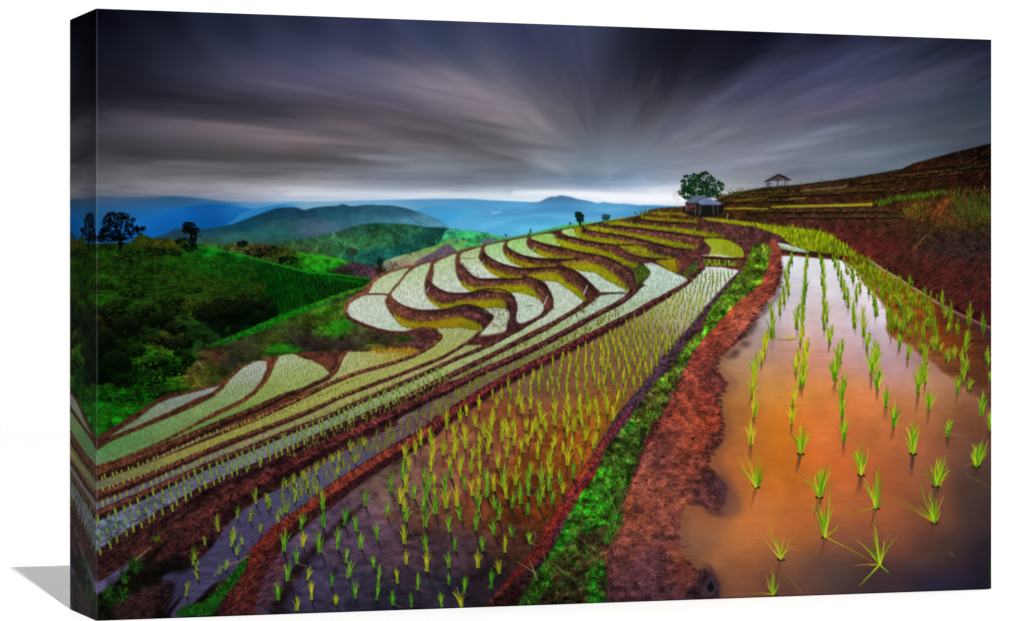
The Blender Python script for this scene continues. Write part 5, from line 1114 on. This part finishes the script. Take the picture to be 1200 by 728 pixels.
for k in range(300):      # loose tufts on the brown stretch between i and j
    t = rng.random(); x = 330 + t * 400
    ya = np.interp(x, [q[0] for q in L_i][::-1], [q[1] for q in L_i][::-1]); yb = np.interp(x, [q[0] for q in L_j][::-1], [q[1] for q in L_j][::-1])
    w_ = (yb - ya)
    y = ya + w_ * rng.uniform(.28, .78)
    tuft(x, y, float(np.interp(x, [330, 500, 730], [14, 9, 4.5])) * rng.uniform(.7, 1.15), .22, 5, ((120,124,40),(96,104,34),(140,134,50),(70,84,24)), bw=.95, a=.7)
for k in range(150):      # and grasses hanging on the dark banks
    x = rng.uniform(330, 700); y = np.interp(x, [q[0] for q in L_h][::-1], [q[1] for q in L_h][::-1]) + rng.uniform(2, 9)
    tuft(x, y, rng.uniform(3, 6), .25, 3, ((110,104,44),(80,84,34),(130,116,50),(60,60,24)), bw=.9, a=.65)
for x, y, h in [(271,640,16),(274,632,14),(256,622,16),(278,607,12),(293,610,14),(305,624,10),(300,590,16),(314,596,14),(232,678,12),(231,668,14),(240,638,8),(265,666,10),(218,698,16),(228,655,14),(346,580,12),
                (356,562,10),(360,572,12),(326,612,11),(316,593,10),(333,600,8),(336,570,10),(312,588,10),(344,566,11),(345,588,10),(371,556,12),(372,578,12),(398,540,12),(410,528,12),(416,542,10),(396,556,10),(426,522,10)]:
    tuft(x, y, h * 1.3, .26, 9, ((120,140,24),(90,124,24),(150,160,50),(70,104,20)), bw=1.3, shadow=((26,22,40), .2), sh_len=.7, lean=rng.normal(0, .1))

pond = np.array([(512,478),(470,496),(420,521),(350,560),(300,588),(262,622),(222,664),(200,712),(240,690),(290,648),(325,612),(385,568),(455,524),(512,482)], float)
for k in range(300):      # mud lumps, straws and stray shoots in the narrow pond
    x = rng.uniform(200, 510); y = rng.uniform(478, 712)
    if not inside(x, y, pond): continue
    if rng.random() < .16: tuft(x, y, rng.uniform(8, 16), .28, 7, GB, bw=1.2, shadow=((26,22,40), .2), sh_len=.6, lean=rng.normal(0, .12), a=.85)
    else:
        l = rng.uniform(3, 12); stroke(x, y, x + l, y - l * rng.uniform(.1, .7), rng.uniform(.8, 2.2), .5, [(34,28,44),(120,112,130),(40,30,30),(110,90,60)][rng.integers(4)], .4, rng.normal(0, .12))
# big bed Z: traced clumps x, y, h (+ lean)
ZT = """928,308,7 924,320,10 922,334,12 924,345,12 919,356,14 914,368,14 946,310,8 944,324,12 944,340,14 942,356,16 941,372,16 940,388,18 938,402,18 962,308,7 964,320,12 965,334,12 966,348,14 966,366,14
969,376,16 966,386,16 972,402,18 978,312,8 982,322,10 986,336,12 990,350,14 994,360,14 1000,374,14 1002,384,12 1012,394,24 1016,408,16 1026,426,22 1000,330,10 1008,342,8 1018,344,14 1024,358,14 1026,370,12 1004,352,12
904,396,30 896,410,20 893,424,18 884,444,26 881,462,24 884,488,26 880,520,30 934,385,20 943,424,20 940,436,18 933,436,24 938,452,22 929,474,24 928,496,22 938,531,34 944,412,14
984,424,24 978,445,30 987,466,26 987,488,26 989,516,28 961,580,36 1022,436,30 1028,455,24 1038,476,24 1047,499,28 1070,531,38 1009,556,34 1044,388,24 1054,406,22 1064,419,18 1040,372,14
1076,460,32 1084,448,26 1080,440,24 1088,480,24 1111,511,24 1100,569,34 1146,544,30 1143,547,26 1084,424,26 980,436,14 942,450,22
1050,354,14 1056,366,16 1068,376,14 1084,360,16 1082,398,16 1090,382,22 1096,394,16 1114,382,20 1122,392,12 1136,380,18 1104,361,14 1152,388,14 1132,404,18 1118,420,16 1096,410,22
1128,446,24 1122,460,20 1157,428,14 1160,446,14 1150,486,28 1161,504,22 1128,428,22 1110,424,14 1074,394,12 1060,384,14 1020,326,12 1012,320,10 1030,336,12 1040,344,12 1046,338,10 1056,344,12 1064,350,12 1072,358,10 1034,352,14 1066,336,8"""
zl = sorted(tuple(float(v) for v in q.split(','))[::1] for q in ZT.split())
zl.sort(key=lambda q: q[1])
ZG = ((122,172,18),(164,190,26),(80,140,18),(190,194,44)); ZY = ((176,186,20),(196,192,24),(124,156,18),(214,186,50))
for x, y, h in zl:
    dark = x > 1040 and y < 470
    col = ZG if (x > 960 or y < 400) else (ZY if rng.random() < .7 else ZG)
    if dark: col = ((120,160,20),(150,170,20),(84,130,20),(160,160,40))
    sh = (110,70,40) if not (y < 400 and x < 1035) else (150,120,130)
    if x > 1030 and y > 500: sh = (70,46,44)
    if y < 400:
        for q in (-.75, .0):
            tuft(x + rng.normal(0, 1), y + q * h, h * .9 + 3, .18, 5, [[.80 * v for v in c_] for c_ in col], bw=1.4, a=.8)
    if 400 <= y < 480 and x < 1035: tuft(x + 3, y - .55 * h, h * .8, .2, 8, [[.9 * v for v in c_] for c_ in col], bw=1.6, a=.85)
    if y < 400: tuft(x, y, h * 1.35 + 3, .20, 9, [[.86 * q for q in c_] for c_ in col], bw=1.5, shadow=(sh, 0), sh_len=.5, a=.85)
    else: tuft(x, y, h * rng.uniform(.95, 1.15), rng.uniform(.22, .34), 15, col, bw=max(1.8, h * .07), shadow=(sh, -.06), sh_len=.72, lean=rng.normal(.04, .06))
    if h > 20 and rng.random() < .35:
        s = rng.choice([-1, 1]); stroke(x, y - 2, x + s * rng.uniform(10, 20), y + rng.uniform(-8, 5), 1.1, .5, (190,140,50), .6, .08)
for k in range(46):
    x = rng.uniform(1040, 1158); y = rng.uniform(350, 490)
    if inside(x, y, np.array(REF, float)): tuft(x, y, rng.uniform(12, 22), .3, 10, ((120,150,24),(150,160,24),(84,124,20),(160,150,40)), bw=1.5, shadow=((70,40,24), 0), sh_len=.5, lean=rng.normal(.1, .1), a=.85)
for k in range(150):      # crowded seedlings along the hillside foot
    t = rng.random(); x = np.interp(t, [0,.3,.6,1], [996,1030,1056,1100]); y = np.interp(t, [0,.3,.6,1], [304,322,338,362])
    tuft(x + rng.normal(-6, 7), y + rng.normal(4, 6), rng.uniform(6, 11), .2, 4, ((130,140,14),(160,160,20),(100,120,14),(150,130,20)), bw=1.1, a=.75)
# large foreground seedlings with bent blades
def big(x, y, blades, col=ZG, w=3.4, sh=(80,50,44)):
    stroke(x, y + 1, x - 6, y + 24, 4.5, 1, sh, .4); stroke(x - 3, y + 1, x + 4, y + 1.5, 3.4, 2.6, (24,30,12), .75)
    top = min(q[1] for q in blades)
    for k in range(7):
        t = rng.normal(0, .30); l = (y - top) * rng.uniform(.35, .8)
        stroke(x, y, x + l * math.sin(t), y - l * math.cos(t), w * .8, .5, [v * rng.uniform(.75, 1.1) for v in col[k % len(col)]], .9, t * -.1)
    for i, (tx, ty, b) in enumerate(blades):
        c = col[i % len(col)]; d = math.hypot(tx - x, ty - y)
        if abs(tx - x) > abs(ty - y) * 1.1: c = (160, 130, 30)
        stroke(x + (tx - x) * .02, y, tx, ty, w * (.8 if d > 30 else 1), .6, [v * .9 for v in c], .95, b)
        stroke(x, y, x + (tx - x) * .4, y + (ty - y) * .4, w * .55, .5, [min(255, v * 1.15 + 14) for v in c], .6, b)
big(886,570,[(888,530,.02),(866,534,-.05),(856,544,.05),(874,534,.02),(893,552,0),(880,540,0),(898,546,-.05),(865,582,0),(890,540,0),(884,556,0),(894,560,.1),(870,548,.02)], w=3)
big(960,582,[(962,548,0),(974,544,.02),(968,552,0),(955,556,-.05),(958,550,0),(942,562,.1),(966,560,0),(970,574,.1),(950,566,0)], w=2.8)
big(967,629,[(973,572,.02),(966,596,0),(961,604,-.04),(972,580,.02),(964,600,0),(983,614,.08),(969,590,0),(954,618,.1),(958,604,0),(978,620,.1),(1022,658,.0),(970,600,0)], w=3.2)
big(1026,595,[(1030,545,.02),(1027,552,0),(1033,560,.04),(1023,568,0),(1029,560,0),(986,606,.02),(1036,582,.1),(1022,575,-.05),(1031,572,.03)], w=2.8)
big(1009,556,[(1012,520,0),(1006,522,0),(1016,532,0),(1018,526,.04),(1004,536,0),(994,546,.1),(1019,548,.1),(1010,530,0)], w=2.6)
big(1031,662,[(1024,610,.02),(1027,622,0),(1021,630,0),(1036,634,.04),(1028,640,.02),(1004,633,.05),(1002,663,.03),(1034,650,0),(1042,672,0),(1008,686,0),(1019,640,0),(1025,618,0)], w=2.6)
big(1095,612,[(1079,566,-.04),(1091,576,0),(1094,584,0),(1088,590,0),(1075,592,.04),(1102,598,.06),(1044,583,.06),(1048,588,.03),(1097,594,0),(1090,582,0),(1099,600,.02)], w=2.6)
big(1096,569,[(1102,538,.02),(1108,534,.02),(1110,546,.04),(1096,546,0),(1112,556,.08),(1104,552,.02),(1093,552,0)], w=2.8)
big(1144,546,[(1152,514,.03),(1158,516,.03),(1146,520,0),(1138,530,0),(1158,526,.05),(1140,520,0),(1150,530,.02)], w=2.8)
big(1070,531,[(1072,494,0),(1078,496,.02),(1068,500,0),(1076,508,.02),(1070,512,0)], w=2.8)
big(938,531,[(940,496,0),(934,500,0),(943,502,.02),(937,510,0),(932,508,0)], w=2.6)
big(915,655,[(911,632,0),(909,638,0),(918,640,0),(926,631,.04),(895,628,-.04),(914,640,0),(898,610,.02)], ((176,180,40),(196,180,60),(150,160,30)), w=2.2)
big(906,697,[(905,665,0),(908,672,0),(899,682,-.05),(913,684,.04),(902,690,0),(882,696,.05),(904,676,0)], ((140,170,30),(110,150,24),(170,180,40)), w=2.4)
ribbon([(921,674),(932,686),(940,696)], [1,1.6,1], (120,92,50), .2, .4); ribbon([(934,676),(944,688),(950,697)], [.8,1.2,.8], (96,84,50), .2, .4)
ribbon([(1130,555),(1144,562),(1160,571)], [.8,1.2,1], (110,80,50), .1, .4); ribbon([(1110,646),(1118,652)], [1,1], (120,96,84), .1, .5)
ribbon([(998,576),(1006,588),(1014,596)], [.8,1,.8], (150,96,50), .1, .5, alpha=.6); ribbon([(974,582),(992,580),(1002,579)], [.8,1,.8], (170,110,50), .1, .5, alpha=.6)
ribbon([(1064,550),(1072,554),(1080,560)], [.8,1,.6], (150,110,80), .1, .4); ribbon([(1096,504),(1112,508),(1134,512)], [.6,1,.6], (160,120,90), .1, .4, alpha=.7)
ribbon([(998,433),(1010,446),(1020,452)], [.8,1.2,.8], (190,150,60), .1, .4); ribbon([(1004,424),(1014,430)], [.8,1], (190,150,60), .1, .4)
ribbon([(907,396.6),(918,398.4),(932,397.6)], [1,1.6,2], (150,120,50), .2, .5); ribbon([(920,393),(930,396)], [1.4,2.4], (190,190,50), .2, .4)
big(1161,676,[(1161,652,0),(1156,660,0),(1166,660,0),(1164,650,0)], ((50,110,24),(30,70,20)), w=2)
region([(1140,640),(1170,630),(1170,700),(1140,700)], (30,26,34), soft=8, alpha=.5)

# ============================================================================
# GEOMETRY
# ============================================================================
def link(o, parent=None):
    COL.objects.link(o)
    if parent is not None: o.parent = parent
    return o

def bilinear(px, py):
    """sample the painting at photograph pixels"""
    x = np.clip(px * S - .5, 0, PW - 1.001); y = np.clip(py * S - .5, 0, PH - 1.001)
    xi = x.astype(int); yi = y.astype(int); fx = (x - xi)[..., None]; fy = (y - yi)[..., None]
    return ((img[yi, xi] * (1 - fx) + img[yi, xi + 1] * fx) * (1 - fy) + (img[yi + 1, xi] * (1 - fx) + img[yi + 1, xi + 1] * fx) * fy)

def print_uv_to_photo(u, v):
    """print plane (u right 0..1, v down 0..1) -> pixel of the traced photograph"""
    X = X0 + u * (X1 - X0); D = D0 + u * (D1 - D0)
    Yd = -TOPH + v * CANVAS_H
    return 600 + FPX * X / D, HORIZ + FPX * Yd / D

def to_ink(c, e):
    c = np.clip(c / 255.0, 0, 1)
    lin = np.where(c <= .04045, c / 12.92, ((c + .055) / 1.055) ** 2.4)
    return np.clip(lin / e, 0, .92)

def print_material(name, gloss=.0):
    m = bpy.data.materials.new(name); m.use_nodes = True
    nt = m.node_tree; b = nt.nodes["Principled BSDF"]
    at = nt.nodes.new("ShaderNodeAttribute"); at.attribute_name = "ink"
    nt.links.new(at.outputs["Color"], b.inputs["Base Color"])
    b.inputs["Roughness"].default_value = .9
    b.inputs["Specular IOR Level"].default_value = gloss
    # canvas weave
    tc = nt.nodes.new("ShaderNodeTexCoord")
    w1 = nt.nodes.new("ShaderNodeTexWave"); w2 = nt.nodes.new("ShaderNodeTexWave")
    w1.bands_direction = 'X'; w2.bands_direction = 'Z'
    for w in (w1, w2):
        w.inputs["Scale"].default_value = 420; w.inputs["Distortion"].default_value = .6
        nt.links.new(tc.outputs["Object"], w.inputs["Vector"])
    mul = nt.nodes.new("ShaderNodeMath"); mul.operation = 'ADD'
    nt.links.new(w1.outputs["Fac"], mul.inputs[0]); nt.links.new(w2.outputs["Fac"], mul.inputs[1])
    bp = nt.nodes.new("ShaderNodeBump"); bp.inputs["Strength"].default_value = .05; bp.inputs["Distance"].default_value = .0003
    nt.links.new(mul.outputs[0], bp.inputs["Height"]); nt.links.new(bp.outputs["Normal"], b.inputs["Normal"])
    return m

def plain_material(name, col, rough=.8, spec=.3, noise=.0, scale=30):
    m = bpy.data.materials.new(name); m.use_nodes = True
    nt = m.node_tree; b = nt.nodes["Principled BSDF"]
    b.inputs["Roughness"].default_value = rough; b.inputs["Specular IOR Level"].default_value = spec
    if noise:
        tc = nt.nodes.new("ShaderNodeTexCoord"); n = nt.nodes.new("ShaderNodeTexNoise"); n.inputs["Scale"].default_value = scale
        r = nt.nodes.new("ShaderNodeValToRGB")
        r.color_ramp.elements[0].color = tuple(c * (1 - noise) for c in col) + (1,); r.color_ramp.elements[1].color = tuple(min(1, c * (1 + noise)) for c in col) + (1,)
        nt.links.new(tc.outputs["Object"], n.inputs["Vector"]); nt.links.new(n.outputs["Fac"], r.inputs[0]); nt.links.new(r.outputs[0], b.inputs["Base Color"])
    else: b.inputs["Base Color"].default_value = tuple(col) + (1,)
    return m

def grid_mesh(name, pos, ink, mat, parent):
    """pos (h, w, 3) local metres, ink (h, w, 3) linear -> one mesh with its inks on the vertices"""
    h, w = pos.shape[:2]
    me = bpy.data.meshes.new(name)
    me.vertices.add(h * w); me.vertices.foreach_set("co", pos.reshape(-1).astype(np.float32))
    i = np.arange(h * w).reshape(h, w)
    q = np.stack([i[:-1, :-1], i[1:, :-1], i[1:, 1:], i[:-1, 1:]], -1).reshape(-1, 4)
    nf = len(q)
    me.loops.add(nf * 4); me.loops.foreach_set("vertex_index", q.reshape(-1).astype(np.int32))
    me.polygons.add(nf); me.polygons.foreach_set("loop_start", np.arange(0, nf * 4, 4, dtype=np.int32))
    me.polygons.foreach_set("loop_total", np.full(nf, 4, np.int32))
    me.update(calc_edges=True)
    ca = me.color_attributes.new("ink", 'FLOAT_COLOR', 'POINT')
    rgba = np.ones((h * w, 4), np.float32); rgba[:, :3] = ink.reshape(-1, 3)
    ca.data.foreach_set("color", rgba.reshape(-1))
    me.polygons.foreach_set("use_smooth", np.ones(nf, bool))
    me.materials.append(mat)
    return link(bpy.data.objects.new(name, me), parent)

# the thing: local x runs along the front, y goes back into the depth, z up; origin at the foot of the near corner
canvas = bpy.data.objects.new("canvas_print", None)
canvas.empty_display_size = .1
canvas.location = (X0, D0, 0.0)
canvas.rotation_euler = (0, 0, YAW)
canvas["label"] = "stretched canvas print of flooded rice terraces under a dark streaked sky on a white floor"
canvas["category"] = "canvas print"
link(canvas)
W_, H_, T_ = CANVAS_W, CANVAS_H, CANVAS_T
MIRROR = 0.083                   # share of the picture that is mirrored round onto each edge
R_ = .0007                       # softness of the folded edge

m_print = print_material("printed canvas")
# front face
NU, NV = 1300, 820
u = np.linspace(0, 1, NU); v = np.linspace(0, 1, NV)
U, V_ = np.meshgrid(u, v)
px, py = print_uv_to_photo(U, V_)
px = np.clip(px, 113.6, 1161.6)
pic = bilinear(px, py)
fold_line = (np.clip(1 - U * W_ / .0009, 0, 1) * .30)[..., None]     # thin lighter grey line along the near fold
pic = pic * (1 - fold_line) + np.array([150, 154, 160]) * fold_line
ink = to_ink(pic, FRONT_E)
pos = np.stack([U * W_, np.zeros_like(U), (1 - V_) * H_], -1)
edge = np.minimum(np.minimum(U, 1 - U) * W_, np.minimum(V_, 1 - V_) * H_)
pos[..., 1] = np.clip(1 - edge / R_, 0, 1) ** 2 * R_ * .5      # the front rolls back slightly at its folds
front = grid_mesh("printed_front", pos, ink, m_print, canvas)

def side(name, n1, n2, fn_pos, fn_uv, e, fade=None, label=None):
    a = np.linspace(0, 1, n1); b = np.linspace(0, 1, n2)     # a: front edge -> back edge ; b: along the edge
    A, B = np.meshgrid(a, b)
    uu, vv = fn_uv(A, B)
    x, y = print_uv_to_photo(uu, vv)
    c = bilinear(np.clip(x, 113.6, 1161.6), y)
    if fade is not None: c = fade(c, A, B)
    o = grid_mesh(name, fn_pos(A, B), to_ink(c, e), m_print, canvas)
    if label: o["label"] = label
    return o
SIDE_E = FRONT_E
def left_hazed_ink(c, A, B):
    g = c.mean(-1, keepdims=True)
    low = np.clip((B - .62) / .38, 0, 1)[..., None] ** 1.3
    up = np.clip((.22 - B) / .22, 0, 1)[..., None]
    c = c * (1 - .5 * low) + (g * .45 + 58) * .5 * low      # painted haze: colour turned greyer and milkier low on the wrap
    return c * (.88 - .25 * up) + 16 * np.clip((B - .25) / .3, 0, 1)[..., None]  # shade painted in as well: dimmer towards the top, haze lift below
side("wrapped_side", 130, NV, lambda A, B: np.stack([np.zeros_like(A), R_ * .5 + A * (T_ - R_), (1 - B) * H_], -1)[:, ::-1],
     lambda A, B: ((A * MIRROR)[:, ::-1], B), SIDE_E, lambda c, A, B: left_hazed_ink(c, A, B), "left edge with the picture mirrored round the fold")
side("wrapped_side", 60, 300, lambda A, B: np.stack([np.full_like(A, W_), R_ * .5 + A * (T_ - R_), (1 - B) * H_], -1),
     lambda A, B: (1 - A * MIRROR, B), SIDE_E)
side("wrapped_side", 60, 500, lambda A, B: np.stack([B * W_, R_ * .5 + A * (T_ - R_), np.full_like(A, H_)], -1),
     lambda A, B: (B, A * MIRROR * 1.6), SIDE_E)
side("wrapped_side", 60, 500, lambda A, B: np.stack([B * W_, R_ * .5 + A * (T_ - R_), np.zeros_like(A)], -1)[:, ::-1],
     lambda A, B: (B, (1 - A * MIRROR * 1.6)[:, ::-1]), SIDE_E)

import bmesh
def box_obj(name, lo, hi, mat, parent, bev=.0008):
    bm = bmesh.new()
    bmesh.ops.create_cube(bm, size=1)
    for vtx in bm.verts:
        vtx.co = Vector([lo[k] + (vtx.co[k] + .5) * (hi[k] - lo[k]) for k in range(3)])
    bmesh.ops.bevel(bm, geom=bm.edges[:], offset=bev, segments=2, affect='EDGES')
    me = bpy.data.meshes.new(name); bm.to_mesh(me); bm.free(); me.materials.append(mat)
    return link(bpy.data.objects.new(name, me), parent)
m_wood = plain_material("pine stretcher", (.52, .36, .2), .7, .3, .18, 22)
m_raw = plain_material("raw canvas", (.62, .58, .5), .9, .2, .06, 300)
b_ = .032
# pine stretcher frame behind the canvas, 2 mm inside the wrap
for lo, hi in [((.002, .004, .002), (b_, T_ - .002, H_ - .002)), ((W_ - b_, .004, .002), (W_ - .002, T_ - .002, H_ - .002)),
               ((b_ + .0005, .004, .002), (W_ - b_ - .0005, T_ - .002, b_)), ((b_ + .0005, .004, H_ - b_), (W_ - b_ - .0005, T_ - .002, H_ - .002))]:
    box_obj("stretcher_bar", lo, hi, m_wood, canvas)
# canvas turned over onto the back of the bars
for lo, hi in [((.0, T_, 0), (.022, T_ + .0009, H_)), ((W_ - .022, T_, 0), (W_, T_ + .0009, H_)),
               ((.0225, T_, 0), (W_ - .0225, T_ + .0009, .022)), ((.0225, T_, H_ - .022), (W_ - .0225, T_ + .0009, H_))]:
    box_obj("turned_canvas_edge", lo, hi, m_raw, canvas, .0002)
box_obj("canvas_back", (b_, .0025, b_), (W_ - b_, .0032, H_ - b_), m_raw, canvas, .0001)

# ---- the white studio sweep: floor that curves up into a wall -----------------
prof = [(-4.0, 0.0), (3.6, 0.0)]
rr = 1.2
for k in range(1, 17):
    a = k / 16 * math.pi / 2
    prof.append((3.6 + rr * math.sin(a), rr - rr * math.cos(a)))
prof.append((3.6 + rr, 5.0))
xs_ = np.linspace(-5, 5, 11)
bm = bmesh.new(); rows = []
for y, z in prof: rows.append([bm.verts.new((float(x), y, z - .0004)) for x in xs_])
for a, b in zip(rows[:-1], rows[1:]):
    for k in range(len(xs_) - 1): f = bm.faces.new((a[k], a[k + 1], b[k + 1], b[k])); f.smooth = True
me = bpy.data.meshes.new("floor"); bm.to_mesh(me); bm.free()
me.materials.append(plain_material("white sweep", (.9, .9, .9), .95, .0))
fl = link(bpy.data.objects.new("floor", me)); fl["kind"] = "structure"
